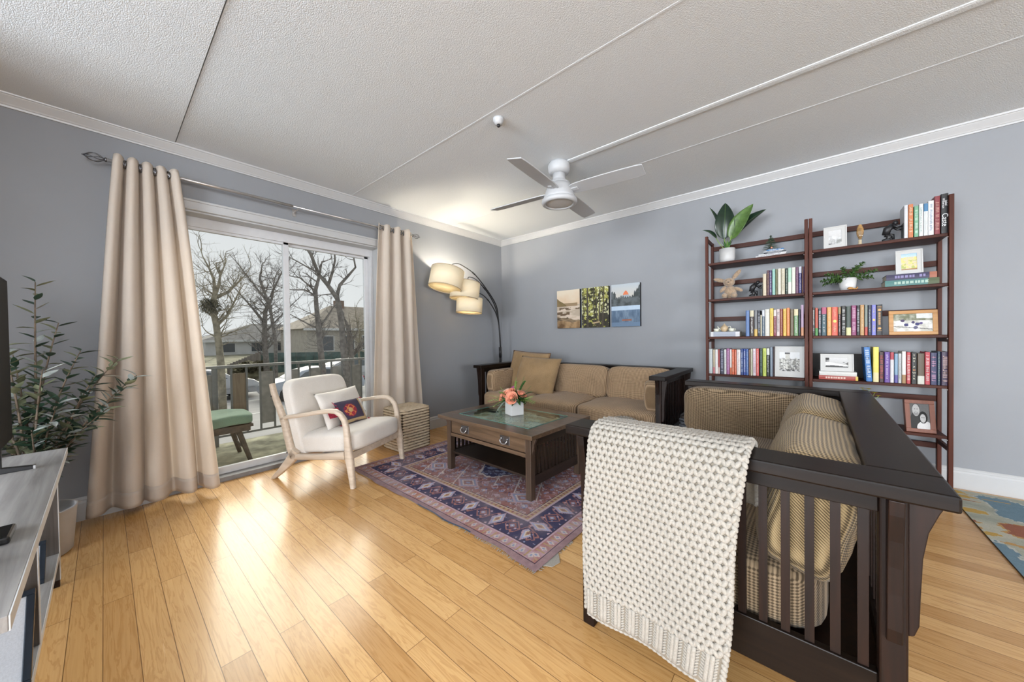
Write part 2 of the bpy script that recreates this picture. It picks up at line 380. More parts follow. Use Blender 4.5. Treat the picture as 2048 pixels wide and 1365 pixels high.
def popcorn_mat():
    m, nt, b, out = newmat('popcorn_ceiling')
    v = coords(nt)
    n = N(nt, 'ShaderNodeTexNoise', Scale=150.0, Detail=3.0, Roughness=0.6); nt.links.new(v, n.inputs['Vector'])
    vo = N(nt, 'ShaderNodeTexVoronoi', Scale=210.0); nt.links.new(v, vo.inputs['Vector'])
    ad = N(nt, 'ShaderNodeMath', operation='SUBTRACT'); nt.links.new(n.outputs['Fac'], ad.inputs[0]); nt.links.new(vo.outputs['Distance'], ad.inputs[1])
    b.inputs['Base Color'].default_value = (0.74, 0.775, 0.80, 1); b.inputs['Roughness'].default_value = 0.95
    b.inputs['Specular IOR Level'].default_value = 0.1
    bump(nt, b, ad.outputs[0], 0.40, 0.0028)
    return m
M_ceil = popcorn_mat()

# ---------------------------------------------------------------- the room
XR, YF = 10.6, -11.0            # far sides of the unseen room, stretched so the fill lights stand farther back
OPL, OPR, OPT = -3.52, -1.88, 2.01   # patio door opening
struct('floor', MB().box(-0.12, XR, -5.0, 0.0, -0.06, 0.0), M_floor)
struct('floor_bounce', MB().box(-0.12, XR, YF, -5.0, -0.06, 0.0), plain('pale_grey_bounce_floor', (0.48, 0.52, 0.57), rough=0.4, noise=0.05, nscale=3))  # unseen grey floor, added to bounce neutral light up to the ceiling
struct('wall_shade_stub', MB().box(0, 0.72, -4.50, -4.38, 0, 2.436), M_wall)  # unseen media wall, cut to a stub that shades the left wall
ce = MB().box(-0.12, XR + .1, -3.387, 0.12, 2.44, 2.54)
ce.box(-0.12, XR + .1, YF - .1, -3.392, 2.436, 2.54)
struct('ceiling', ce, M_ceil)
w = MB(); w.box(-0.12, 0, OPR, 0.12, -0.06, 2.54); w.box(-0.12, 0, YF, OPL, -0.06, 2.54); w.box(-0.12, 0, OPL, OPR, OPT, 2.54)
struct('wall_left', w, M_wall)
struct('wall_back', MB().box(0, XR, 0, 0.12, -0.06, 2.44), M_wall)
struct('wall_right', MB().box(XR, XR + .12, YF, 0.12, -0.06, 2.44), M_wall)
struct('wall_front', MB().box(0, XR, YF - .12, YF, -0.06, 2.44), M_wall)
# crown moulding
def crown(name, along, a, b):
    prof = [(0, 2.37), (0.010, 2.37), (0.012, 2.380), (0.016, 2.382), (0.020, 2.390), (0.030, 2.404), (0.043, 2.422), (0.046, 2.428), (0.052, 2.429), (0.055, 2.44), (0, 2.44)]
    mb = MB()
    if along == 'y': mb.prism([(p[0], p[1]) for p in prof], a, b, 'y')
    else: mb.prism([(-p[0], p[1]) for p in prof], a, b, 'x')
    struct(name, mb, M_white)
crown('trim_1', 'y', -4.38, 0.0); crown('trim_2', 'x', 0.0, XR)
def base(name, along, a, b):
    prof = [(0, 0), (0.016, 0), (0.016, 0.105), (0.012, 0.112), (0.010, 0.118), (0.011, 0.124), (0.006, 0.134), (0.0, 0.140)]
    mb = MB()
    if along == 'y': mb.prism(prof, a, b, 'y')
    else: mb.prism([(-p[0], p[1]) for p in prof], a, b, 'x')
    struct(name, mb, M_white)
base('baseboard_left', 'y', OPR + .07, 0.0); base('baseboard_window', 'y', -4.38, OPL - .07); base('baseboard_back', 'x', 0.0, XR)
# ceiling cover strips and joints
def strip(name, y, wd, h, x0=0.056, x1=XR):
    mb = MB(); mb.prism([(y - wd / 2, 2.4405), (y - wd / 2, 2.44 - h * .6), (y - wd / 4, 2.44 - h), (y + wd / 4, 2.44 - h), (y + wd / 2, 2.44 - h * .6), (y + wd / 2, 2.4405)], x0, x1, 'x')
    struct(name, mb, M_ceil)
strip('trim_3', -2.18, 0.016, 0.0012); strip('trim_4', -0.94, 0.018, 0.0014); strip('trim_5', -1.352, 0.055, 0.006, 1.93)
# patio door: casing, lined reveal, two glazed panels
cs = MB()
for (a, b, c, d) in ((0.0, .018, 2.01, 2.082), (0.0, .026, 2.068, 2.084), (0.0, .022, 2.012, 2.022)):
    cs.box(a, b, OPL - .07, OPR + .07, c, d)
cs.box(0, .018, OPL - .07, OPL, 0, 2.01); cs.box(0, .018, OPR, OPR + .07, 0, 2.01)
struct('trim_6', cs, M_white, bevel=.003)
lin = MB(); lin.box(-.16, 0, OPL, OPR, 1.998, 2.012); lin.box(-.16, 0, OPL, OPL + .012, 0, 2.0); lin.box(-.16, 0, OPR - .012, OPR, 0, 2.0)
struct('trim_7', lin, M_white)
door = thing('door_1', '', ''); del door['label']; del door['category']; door['kind'] = 'structure'
fr = MB(); y0, y1 = OPL + .012, OPR - .012
fr.box(-.205, -.118, y0, y1, 1.925, 1.998); fr.box(-.20, -.12, y0, y0 + .03, 0, 1.94); fr.box(-.20, -.12, y1 - .03, y1, 0, 1.94); 
obj('door_frame', fr, M_alu, door, bevel=.003)
def panel(x, a, b):
    p = MB(); p.box(x - .016, x + .016, a, a + .042, .03, 1.94); p.box(x - .016, x + .016, b - .042, b, .03, 1.94)
    p.box(x - .016, x + .016, a, b, 1.905, 1.94); p.box(x - .016, x + .016, a, b, .03, .085)
    pp = obj('door_panel', p, M_alu, door, bevel=.003)
    obj('pane', MB().box(x - .003, x + .003, a + .04, b - .04, .083, 1.907), M_glass, pp)
obj('track', MB().box(-.20, -.03, y0, y1, 0.0, .034), plain('dark_grey_track', (.20, .20, .21), rough=.5), door, bevel=.002)
panel(-.145, y0 + .03, -2.665); panel(-.182, -2.70, y1 - .03)
# daylight portal in the door opening (helps the renderer find the sky, gives no light of its own)
pl = lamp('door_portal', 'AREA', (-.10, (OPL + OPR) / 2, 1.0), 1, direction=(1, 0, 0), size=1.62, size_y=1.98)
pl.data.cycles.is_portal = True
# ---------------------------------------------------------------- curtains and rod
rod = thing('curtain_rod', 'brushed metal curtain rod with open wire cage finials above the patio door', 'curtain rod', (0, 0, 0))
obj('pole', MB().tube([(.10, -3.70, 2.185), (.10, -2.7, 2.183)], .011, 12), M_bronze, rod, True)
obj('pole', MB().tube([(.10, -2.7, 2.183), (.10, -1.55, 2.185)], .008, 12), M_bronze, rod, True)
for yy, sg in ((-3.70, -1), (-1.55, 1)):
    f = MB()
    for k in range(6):
        a = k * PI / 3; pts = []
        for i in range(13):
            t = i / 12; r = .026 * math.sin(PI * t); aa = a + t * 1.3
            pts.append((.10 + r * math.cos(aa), yy + sg * (.006 + .085 * t), 2.185 + r * math.sin(aa)))
        f.tube(pts, .0022, 6)
    f.ell((.10, yy + sg * .004, 2.185), (.014, .008, .014)); f.ell((.10, yy + sg * .092, 2.185), (.005, .005, .005))
    obj('finial', f, M_pew, rod, True)
for yy in (-3.66, -2.66, -1.60):
    b = MB(); b.tube([(0.004, yy, 2.16), (.09, yy, 2.165), (.10, yy, 2.172)], .005, 8); b.box(0.0005, .006, yy - .012, yy + .012, 2.13, 2.19)
    obj('bracket', b, M_bronze, rod)
def curtain(name, label, top, bot, ztop, zbot, folds, ph, amp0, amp1, seed):
    th = thing(name, label, 'curtain')
    rnd = random.Random(seed); jig = [rnd.uniform(-.25, .25) for _ in range(40)]
    def fn(a, b):
        # b: 0 top .. 1 bottom ; a across
        w = a + 0.018 * math.sin(2 * PI * a * 2.3 + 3 * b + seed) * b
        e = b ** 0.85
        y = (top[0] + (top[1] - top[0]) * w) * (1 - e) + (bot[0] + (bot[1] - bot[0]) * w) * e
        s = math.sin(2 * PI * (folds * a) + ph)
        s = math.copysign(abs(s) ** .75, s)
        amp = amp0 + (amp1 - amp0) * b
        x = .10 + amp * s * (1 + .25 * math.sin(5.1 * a + 2 * b + seed)) + .012 * math.sin(9 * a + 5 * b) * b
        y -= .22 * amp * math.cos(2 * PI * folds * a + ph) * (1 - b * .3)
        z = ztop - (ztop - zbot) * b + (.010 * abs(math.sin(2 * PI * folds * a + ph)) * (1 - b) if b < .05 else 0)
        return (max(x, .028), y, z)
    mb = MB(); mb.grid(fn, 150, 60)
    obj('panel', mb, M_curt, th, True, solid=.004)
    hm = MB(); hm.grid(lambda a, b: tuple(Vector(fn(a, .955 + .045 * b)) + Vector((.0035, 0, 0))), 150, 4)
    obj('hem', hm, M_curt, th, True, solid=.003)
    for k in range(int(folds * 2)):
        a = (k * PI - ph) / (2 * PI * folds)
        if 0.01 < a < .99:
            p = fn(a, .022); ring = []
            d = Vector((1, .6 * (1 if k % 2 else -1), 0)).normalized()
            for i in range(20):
                q = 2 * PI * i / 20; ring.append(tuple(Vector((p[0], p[1], 2.183)) + d * .022 * math.cos(q) + Vector((0, 0, .022 * math.sin(q)))))
            obj('grommet', MB().tube(ring, .0045, 6, closed=True), M_pew, th, True)
    return th
curtain('curtain', 'wide sand coloured grommet curtain left of the patio door, behind the olive plant', (-3.665, -3.395), (-3.805, -3.225), 2.215, .045, 4.3, .6, .040, .070, 1)
curtain('curtain', 'narrow sand coloured grommet curtain right of the patio door, behind the seagrass cube', (-1.955, -1.545), (-2.06, -1.445), 2.215, .045, 3.6, 2.2, .036, .036, 4)

# ---------------------------------------------------------------- armchair
ch = thing('armchair', 'cream upholstered lounge armchair with pale wooden frame beside the patio door', 'armchair', (.188, -2.92, 0), R(24))
def vx(v): return v    # local frame: u forward, v across (0 near the camera .. 0.64 far)
for (va, vb) in ((0.0, .036), (.604, .64)):
    s = MB()
    s.sweep([(.012, .735), (.03, .665), (.062, .59), (.105, .50), (.135, .42), (.158, .33), (.185, .24), (.215, .19)], [.030, .036, .040, .044, .048, .050, .052, .056], va, vb)
    s.sweep([(.235, .235), (.20, .175), (.14, .115), (.075, .055), (.008, 0.0)], [.060, .072, .058, .042, .026], va, vb)
    s.sweep([(.105, .468), (.15, .482), (.30, .505), (.45, .533), (.56, .548), (.61, .547), (.65, .528), (.683, .49), (.700, .44), (.708, .36), (.714, .28), (.722, .22), (.732, .15), (.742, .07), (.751, 0.0)],
            [.024, .027, .029, .030, .031, .032, .036, .040, .042, .046, .054, .064, .054, .044, .036], va, vb, .45)
    s.sweep([(.19, .188), (.30, .190), (.50, .208), (.69, .232)], [.050, .040, .042, .056], va, vb)
    o = obj('side_frame', s, M_ash, ch, True)
    md = o.modifiers.new('e', 'EDGE_SPLIT'); md.split_angle = R(50)
fr = MB(); fr.box(.700, .722, .036, .604, .195, .245); obj('front_rail', fr, M_ash, ch, bevel=.004)
fr = MB(); fr.box(.175, .20, .036, .604, .165, .215); obj('rear_rail', fr, M_ash, ch, bevel=.004)
def backf(P, q):
    return P
bk = MB()
A = R(12.5); 
def tilt(P, q):   # lean the back pad so that it follows the rear stiles
    x, y, z = P; bulge = .012 * (1 - q[1] ** 2) * (1 - q[2] ** 2) if q[0] > 0 else 0
    x += bulge; dz = z - .16
    return (x - dz * .27 + .035, y, z)
bk.sup((.235, .32, .46), (.105, .585, .60), (7, 7), 14, tilt)
obj('back_pad', bk, M_cream, ch, True)
st = MB()
def seatf(P, q):
    x, y, z = P
    if q[2] > 0: z += .016 * (1 - q[0] ** 4) * (1 - q[1] ** 4)
    z += (x - .45) * .10
    return (x, y, z)
st.sup((.485, .32, .292), (.56, .568, .150), (7, 7), 14, seatf)
obj('seat_pad', st, M_cream, ch, True)
for u, z in ((.012, .64), (.155, .215)):
    obj('bolt', MB().ell((u + .012, -.001, z), (.006, .003, .006)), M_black, ch)

def pillow(name, mat, W_, H_, T, loc, rot, label, cat, group=None, pipe=None, seed=0, pull=.10):
    th = bpy.data.objects.new(name, None); COL.objects.link(th); th.location = loc; th.rotation_euler = rot
    tag(th, label, cat, group)
    rnd = random.Random(seed); p1, p2, p3 = rnd.uniform(0, 6), rnd.uniform(0, 6), rnd.uniform(0, 6)
    def edge(a, b):
        x = (a * 2 - 1); y = (b * 2 - 1)
        sx = 1 - pull * (1 - y * y) * .6; sy = 1 - pull * (1 - x * x) * .6
        return x, y, x * sx * W_ / 2, y * sy * H_ / 2
    mb = MB()
    for sg in (-1, 1):
        def fn(a, b):
            x, y, X, Y = edge(a, b)
            t = ((1 - x * x) * (1 - y * y)) ** .42 * T / 2
            t *= 1 + .10 * math.sin(4 * x + p1 + 2 * y) + .07 * math.sin(7 * y + p2 - 3 * x) + .04 * math.sin(11 * x * y + p3)
            return (X, sg * t, Y)
        mb.grid(fn, 22, 22)
    o = obj('cover', mb, mat, th, True)
    md = o.modifiers.new('w', 'WELD'); md.merge_threshold = .0005
    if pipe:
        pts = []
        for i in range(80):
            t = i / 20; k = int(t); f = t - k
            a, b = ((f, 0), (1, f), (1 - f, 1), (0, 1 - f))[k]
            _, _, X, Y = edge(a, b); pts.append((X, 0, Y))
        obj('piping', MB().tube(pts, .004, 6, closed=True), pipe, th, True)
    return th
# pillows on the armchair
u0 = Vector((math.cos(R(24)), math.sin(R(24)), 0)); v0 = Vector((-math.sin(R(24)), math.cos(R(24)), 0)); O = Vector((.188, -2.92, 0))
c = O + u0 * .375 + v0 * .345 + Vector((0, 0, .508))
pillow('throw_pillow', M_cream, .49, .31, .11, c, (R(-24), 0, R(24 + 90 + 4)), 'off-white rectangular lumbar pillow leaning on the back of the armchair', 'pillow', seed=3)
# ---------------------------------------------------------------- seagrass cube
bx = thing('seagrass_cube', 'square coiled seagrass storage cube in front of the right curtain', 'basket', (.318, -1.802, 0), R(1.5))
bx['label'] = 'square coiled seagrass storage cube between the armchair and the coffee table'
core = MB(); core.box(-.160, .160, -.160, .160, 0.003, .372); obj('core', core, M_wickd, bx, bevel=.01)
for k in range(14):
    z = .015 + k * .0268; h = .163; pts = []
    for i in range(48):
        a = 2 * PI * (i + .5) / 48; c_, s_ = math.cos(a), math.sin(a); d = (abs(c_) ** 9 + abs(s_) ** 9) ** (1 / 9)
        pts.append((h * c_ / d, h * s_ / d, z + .0014 * math.sin(i * 2.1 + k)))
    obj('coil', MB().tube(pts,   .0122, 8, closed=True), M_wick, bx, True)
lid = MB()
for k in range(11):
    h = .163 - k * .0150; pts = []
    for i in range(40):
        a = 2 * PI * (i + .5) / 40; c_, s_ = math.cos(a), math.sin(a); d = (abs(c_) ** 9 + abs(s_) ** 9) ** (1 / 9)
        pts.append((h * c_ / d, h * s_ / d, .386 + .003 * (k > 0) + .002 * math.sin(i + k)))
    lid.tube(pts, .0092, 6, closed=True)
obj('lid', lid, M_wick, bx, True)

# ---------------------------------------------------------------- three-arm floor lamp in the corner
M_shade = None
def shade_mat():
    m, nt, b, out = newmat('linen_lamp_shade'); b.inputs['Base Color'].default_value = (0.80, 0.70, 0.52, 1); b.inputs['Roughness'].default_value = .9
    n = N(nt, 'ShaderNodeTexNoise', Scale=400.0); nt.links.new(coords(nt), n.inputs['Vector'])
    c = ramp(nt, n.outputs['Fac'], [(.3, (.86, .77, .58)), (.7, (.94, .86, .67))]); nt.links.new(c, b.inputs['Base Color'])
    t = N(nt, 'ShaderNodeBsdfTranslucent'); nt.links.new(c, t.inputs[0])
    mx = N(nt, 'ShaderNodeMixShader'); mx.inputs[0].default_value = .20
    nt.links.new(b.outputs[0], mx.inputs[1]); nt.links.new(t.outputs[0], mx.inputs[2]); nt.links.new(mx.outputs[0], out.inputs[0])
    return m
M_shade = shade_mat()
M_diff = plain('lit_diffuser', (.9, .86, .74), rough=.9)
_nt2 = M_diff.node_tree; _t = _nt2.nodes.new('ShaderNodeBsdfTranslucent'); _t.inputs[0].default_value = (.95, .88, .72, 1); _mx = _nt2.nodes.new('ShaderNodeMixShader'); _mx.inputs[0].default_value = .9
_p = [n for n in _nt2.nodes if n.type == 'BSDF_PRINCIPLED'][0]; _oo = [n for n in _nt2.nodes if n.type == 'OUTPUT_MATERIAL'][0]
_nt2.links.new(_p.outputs[0], _mx.inputs[1]); _nt2.links.new(_t.outputs[0], _mx.inputs[2]); _nt2.links.new(_mx.outputs[0], _oo.inputs[0])
M_seam = plain('shade_seam_tape', (.40, .31, .20), rough=.9)
fl = thing('floor_lamp', 'black arched floor lamp with three lit cream drum shades in the corner behind the sofa', 'lamp', (.20, -.27, 0))
obj('base', MB().lathe([(.15, 0), (.15, .02), (.145, .026), (.02, .03)], 32), M_black, fl, True)
obj('pole', MB().tube([(0, 0, .028), (0, 0, .80)], .015, 12), M_black, fl, True)
obj('collar', MB().tube([(0, 0, .79), (0, -.004, .93)], .019, 12), M_black, fl, True)
def arc(pts, r0, r1):
    # smooth curve through the points (catmull-rom)
    P = [Vector(p) for p in pts]; out = []
    for i in range(len(P) - 1):
        a = P[max(i - 1, 0)]; b = P[i]; c = P[i + 1]; d = P[min(i + 2, len(P) - 1)]
        for k in range(8):
            t = k / 8; out.append(.5 * ((2 * b) + (c - a) * t + (2 * a - 5 * b + 4 * c - d) * t * t + (3 * b - a - 3 * c + d) * t ** 3))
    out.append(P[-1]); n = len(out)
    return out, [r0 + (r1 - r0) * i / (n - 1) for i in range(n)]
# points given as (dy, z) in the plane of the lamp
arms = [([(0, .93), (-.035, 1.30), (-.09, 1.50), (-.295, 1.71), (-.49, 1.855), (-.68, 1.925), (-.77, 1.936), (-.855, 1.912), (-.868, 1.872)], .185, .225, 14, (.05, -.945, 1.735)),
        ([(0.004, .93), (-.03, 1.25), (-.10, 1.46), (-.23, 1.62), (-.39, 1.745), (-.50, 1.795), (-.60, 1.797), (-.615, 1.745)], .172, .205, 8, (.05, -.668, 1.625)),
        ([(0.008, .93), (-.02, 1.18), (-.08, 1.36), (-.19, 1.495), (-.31, 1.585), (-.43, 1.62), (-.56, 1.60), (-.575, 1.56)], .155, .185, 5, (.05, -.60, 1.455))]
for pts, rs, hs, tl, sc in arms:
    P, rr = arc([(.05 * i / (len(pts) - 1) + .0, p[0], p[1]) for i, p in enumerate(pts)], .0085, .0045)
    am = obj('arm', MB().tube(P, rr, 8), M_black, fl, True)
    k = len(P) // 2
    obj('joint', MB().tube([P[k - 1], P[k + 1]], .009, 8), M_black, am, True)
    rot = Matrix.Rotation(R(tl), 4, 'X')        # rotate so that the open bottom swings away from the pole
    T = Matrix.Translation(sc) @ rot.inverted()
    T = Matrix.Translation(sc) @ Matrix.Rotation(-R(tl), 4, 'X')
    sh = MB(); sh.M = T; sh.lathe([(rs, -hs / 2), (rs, hs / 2)], 48, close=False)
    so = obj('shade', sh, M_shade, am, True, solid=.003)
    sm = MB(); sm.M = T
    for zz in (-hs / 2 + .004, hs / 2 - .004):
        sm.tube([(rs * math.cos(2 * PI * i / 48), rs * math.sin(2 * PI * i / 48), zz) for i in range(48)], .0035, 6, closed=True)
    obj('seam', sm, M_seam, so, True)
    df = MB(); df.M = T; df.lathe([(rs - .006, -hs / 2 + .008), (rs - .006, -hs / 2 + .011)], 40); obj('diffuser', df, M_diff, so, True)
    st = MB(); st.M = T; st.tube([(0, 0, hs / 2 - .03), (0, 0, hs / 2 + .03)], .008, 8)
    for i in range(3): st.tube([(0, 0, hs / 2 - .012), (rs * math.cos(i * 2.094), rs * math.sin(i * 2.094), hs / 2 - .004)], .002, 5)
    obj('spider', st, M_black, so)
    bl = MB(); bl.M = T; bl.ell((0, 0, .01), (.028, .028, .036)); 
    bo = obj('bulb', bl, None, so, True)
    em = bpy.data.materials.get('warm_bulb')
    if not em:
        em, nt, b, out = newmat('warm_bulb'); b.inputs['Emission Color'].default_value = (1, .88, .70, 1); b.inputs['Emission Strength'].default_value = 560
    bo.data.materials.append(em)

# ---------------------------------------------------------------- ceiling fan, detector
fan = thing('ceiling_fan', 'white four blade ceiling fan with round light kit above the coffee table', 'ceiling fan', (1.86, -1.38, 0))
obj('canopy', MB().lathe([(.075, 2.4415), (.086, 2.42), (.086, 2.385), (.078, 2.362), (.055, 2.352)], 36), M_fan, fan, True)
obj('downrod_cover', MB().lathe([(.050, 2.356), (.050, 2.315), (.062, 2.295), (.085, 2.278), (.092, 2.262)], 36), M_fan, fan, True)
obj('motor_housing', MB().lathe([(.092, 2.268), (.098, 2.240), (.112, 2.205), (.122, 2.172), (.128, 2.152)], 40), M_fan, fan, True)
obj('light_ring', MB().lathe([(.128, 2.152), (.138, 2.146), (.140, 2.130), (.134, 2.118), (.120, 2.114), (.106, 2.116), (.105, 2.124)], 40, close=False), M_fan, fan, True)
obj('light_lens', MB().lathe([(.106, 2.124), (.100, 2.121), (.05, 2.119)], 40), M_lens, fan, True)
for k, (ang, r) in enumerate(((6, .66), (96, .66), (186, .66), (276, .66))):
    b = MB(); n = 12; up = []; dn = []
    prof = [(.10, .045), (.14, .058), (.22, .064), (.36, .067), (.52, .066), (.60, .063), (.645, .056)]
    poly = [(x, w_) for x, w_ in prof] + [(x, -w_) for x, w_ in prof[::-1]]
    b.M = Matrix.Rotation(R(ang), 4, 'Z') @ Matrix.Translation((0, 0, 2.212)) @ Matrix.Rotation(R(-13), 4, 'X')
    b.prism(poly, -.004, .004, 'z')
    bo = obj('blade', b, M_fan, fan, bevel=.002)
    a = MB(); a.M = b.M; a.box(.085, .16, -.018, .018, -.010, -.002); obj('blade_iron', a, M_fan, bo, bevel=.003)
det = thing('smoke_detector', 'small white round sprinkler head fitting on the ceiling before the fan', 'sprinkler', (1.88, -2.11, 0))
obj('plate', MB().lathe([(.034, 2.441), (.034, 2.428), (.026, 2.416), (.022, 2.404)], 24), M_fan, det, True)
obj('head', MB().lathe([(.010, 2.405), (.010, 2.392), (.006, 2.388)], 12), M_black, det, True)
det.name = 'ceiling_sprinkler'
# ---------------------------------------------------------------- slatted mission sofas (local: x along the seat, y from front to back)
def cushion(mb_name, c, size, mat, parent, k=6, lean=0.0, puff=0.02, n=12, seed=0, wr=0.004):
    ca, sa = math.cos(lean), math.sin(lean)
    def f(P, q):
        x, y, z = P[0] - c[0], P[1] - c[1], P[2] - c[2]
        thin = min(range(3), key=lambda i: size[i])
        o = [i for i in range(3) if i != thin]
        b = puff * (1 - abs(q[o[0]]) ** 2.5) * (1 - abs(q[o[1]]) ** 2.5) * (1 if q[thin] > 0 else -1) * (1 if abs(q[thin]) > .3 else 0)
        v = [x, y, z]; v[thin] += b + wr * math.sin(9 * q[o[0]] + 5 * q[o[1]] + seed)
        x, y, z = v
        y, z = y * ca + z * sa, -y * sa + z * ca
        return (c[0] + x, c[1] + y, c[2] + z)
    mb = MB(); mb.sup(c, size, (k, k), n, f)
    return obj(mb_name, mb, mat, parent, True)
def sofa(name, label, loc, rz, L, D, nseat, seats, backs, fabrics, bolsters):
    t = thing(name, label, 'sofa', loc, rz)
    W_ = .125; ZT = .747; TH = .034; PS = .045
    mw, mwz = M_dwoodx, M_dwoodz
    for side in (0, 1):
        x0 = 0 if side == 0 else L - W_; xo = (.045 if side == 0 else L - .045 - PS)     # post position
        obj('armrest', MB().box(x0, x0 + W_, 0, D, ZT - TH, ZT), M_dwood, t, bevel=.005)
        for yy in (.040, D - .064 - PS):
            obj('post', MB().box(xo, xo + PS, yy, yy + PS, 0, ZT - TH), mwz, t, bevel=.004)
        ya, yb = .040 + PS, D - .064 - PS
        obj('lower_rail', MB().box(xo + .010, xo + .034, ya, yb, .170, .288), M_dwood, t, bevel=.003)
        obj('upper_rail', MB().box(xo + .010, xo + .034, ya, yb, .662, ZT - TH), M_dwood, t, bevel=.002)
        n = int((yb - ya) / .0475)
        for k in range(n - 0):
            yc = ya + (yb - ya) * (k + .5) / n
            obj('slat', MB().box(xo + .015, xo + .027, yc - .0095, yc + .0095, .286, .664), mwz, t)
        # corbels: outward under the arm overhang and at both ends
        sg = -1 if side == 0 else 1; xf = xo if side == 0 else xo + PS
        for yy in (.040, D - .064 - PS):
            prof = [(0, .385), (.016, .390), (.020, .42), (.021, .50), (.024, .56), (.030, .62), (.040, .68), (.043, ZT - TH), (0, ZT - TH)]
            obj('corbel', MB().prism([(xf + sg * p[0], p[1]) for p in prof], yy + .010, yy + .035, 'y'), mwz, t, bevel=.002)
        prof = [(0, .400), (.010, .405), (.017, .43), (.019, .50), (.022, .58), (.030, .64), (.045, .685), (.057, ZT - TH), (0, ZT - TH)]
        obj('corbel', MB().prism([(D - .064 + p[0], p[1]) for p in prof], xo + .010, xo + .034, 'x'), mwz, t, bevel=.002)
        prof2 = [(0, .52), (.006, .60), (.018, .66), (.034, ZT - TH), (0, ZT - TH)]
        obj('corbel', MB().prism([(.040 - p[0], p[1]) for p in prof2], xo + .010, xo + .034, 'x'), mwz, t, bevel=.002)
    obj('back_cap', MB().box(W_, L - W_, D - .125, D, ZT - TH, ZT), M_dwoodx, t, bevel=.005)
    obj('back_rail', MB().box(.09, L - .09, D - .098, D - .072, .17, .288), M_dwoodx, t)
    obj('back_rail', MB().box(.09, L - .09, D - .098, D - .072, .662, ZT - TH), M_dwoodx, t)
    nb = int((L - .18) / .062)
    for k in range(nb):
        xc = .09 + (L - .18) * (k + .5) / nb
        obj('slat', MB().box(xc - .0095, xc + .0095, D - .091, D - .079, .286, .664), mwz, t)
    obj('seat_rail', MB().box(.09, L - .09, .055, .080, .150, .262), M_dwoodx, t, bevel=.003)
    obj('seat_deck', MB().box(.075, L - .075, .08, D - .10, .215, .250), mwz, t)
    for i, (a, b) in enumerate(seats):
        cushion('seat_cushion', ((a + b) / 2, .375, .345), (b - a + .004, .70, .185), fabrics[0], t, 7, 0, .022, 14, i)
    for i, (a, b) in enumerate(backs):
        cushion('back_cushion', ((a + b) / 2, D - .235, .575), (b - a + .006, .185, .35), fabrics[1], t, 6, R(12), .028, 14, i + 3)
    for (xc, yc, ln, zc, hh, th_, ln_lean) in bolsters:
        o = cushion('arm_cushion', (xc, yc, zc), (th_, ln, hh), fabrics[2], t, 6, 0, .016, 12, 7)
    return t
L_A = 2.125
sofa('long_sofa', 'long dark slatted wooden sofa with brown tweed cushions against the back wall', (.405, -.97, 0), 0.0, L_A, .872, 3,
     [(.09, .685), (.685, 1.30), (1.30, L_A - .09)], [(.16, .74), (.74, 1.385), (1.385, L_A - .10)], (M_tweed, M_tweed, M_tweedx2),
     [(.152, .36, .50, .555, .26, .125, 0), (L_A - .152, .34, .44, .555, .27, .125, 0)])
L_B = 1.655
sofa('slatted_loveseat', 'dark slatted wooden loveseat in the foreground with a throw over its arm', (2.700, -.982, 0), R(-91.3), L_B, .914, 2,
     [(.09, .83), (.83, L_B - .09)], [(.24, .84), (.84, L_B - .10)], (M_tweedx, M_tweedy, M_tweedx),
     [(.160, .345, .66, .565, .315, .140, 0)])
# tan pillows on the long sofa
pillow('sofa_pillow', M_tan, .56, .50, .16, (.80, -.455, .645), (R(-17), R(3), R(0)), 'tan linen square pillow with dark piping, rear one of the pair on the long sofa', 'pillow', pipe=M_piping, seed=1, pull=.07)
pillow('sofa_pillow', M_tan, .56, .45, .17, (1.02, -.575, .625), (R(-24), R(2), R(0)), 'tan linen square pillow leaning in front of the piped one on the long sofa', 'pillow', seed=5, pull=.08)

# ---------------------------------------------------------------- chunky knitted throw over the near arm
th = thing('knitted_throw', 'chunky cream knitted throw hanging over the near arm of the loveseat', 'blanket', (0, 0, 0))
prof = [(-2.475, .560), (-2.492, .640), (-2.502, .700), (-2.520, .750), (-2.560, .768), (-2.600, .770), (-2.640, .770), (-2.672, .758), (-2.692, .725), (-2.702, .66), (-2.706, .50), (-2.705, .32), (-2.700, .155)]
cum = [0]
for a, b in zip(prof, prof[1:]): cum.append(cum[-1] + math.hypot(b[0] - a[0], b[1] - a[1]))
LT = cum[-1]
def cloth(u, s):   # u across 0..1, s metres along
    s = max(0, min(LT, s)); k = 0
    while k < len(cum) - 2 and s > cum[k + 1]: k += 1
    f = (s - cum[k]) / (cum[k + 1] - cum[k]); y = prof[k][0] + (prof[k + 1][0] - prof[k][0]) * f; z = prof[k][1] + (prof[k + 1][1] - prof[k][1]) * f
    g = max(0, (s - .30)) / (LT - .30)
    x0 = 2.797 - .012 * g + .004 * math.sin(8 * g); x1 = 3.222 - .050 * g + .004 * math.sin(9 * g + 1)
    y -= g * (.012 * math.sin(u * 7.5 + 1.2) + .014 * u) 
    z -= .012 * math.sin(u * 3.1) * g
    return Vector((x0 + (x1 - x0) * u, y, z))
def frame(u, s):
    p = cloth(u, s); du = (cloth(min(1, u + .01), s) - cloth(max(0, u - .01), s)).normalized(); ds = (cloth(u, min(LT, s + .012)) - cloth(u, max(0, s - .012))).normalized()
    n = ds.cross(du).normalized()
    ds = du.cross(n)
    return p, du, ds, n
sheet = MB(); sheet.grid(lambda a, b: tuple(cloth(a, b * LT)), 24, 60)
obj('ground_layer', sheet, M_yarnd, th, True, solid=.012)
kn = MB(); NC = 21; RP = .0186; hem = LT - .088
rows = int(hem / RP)
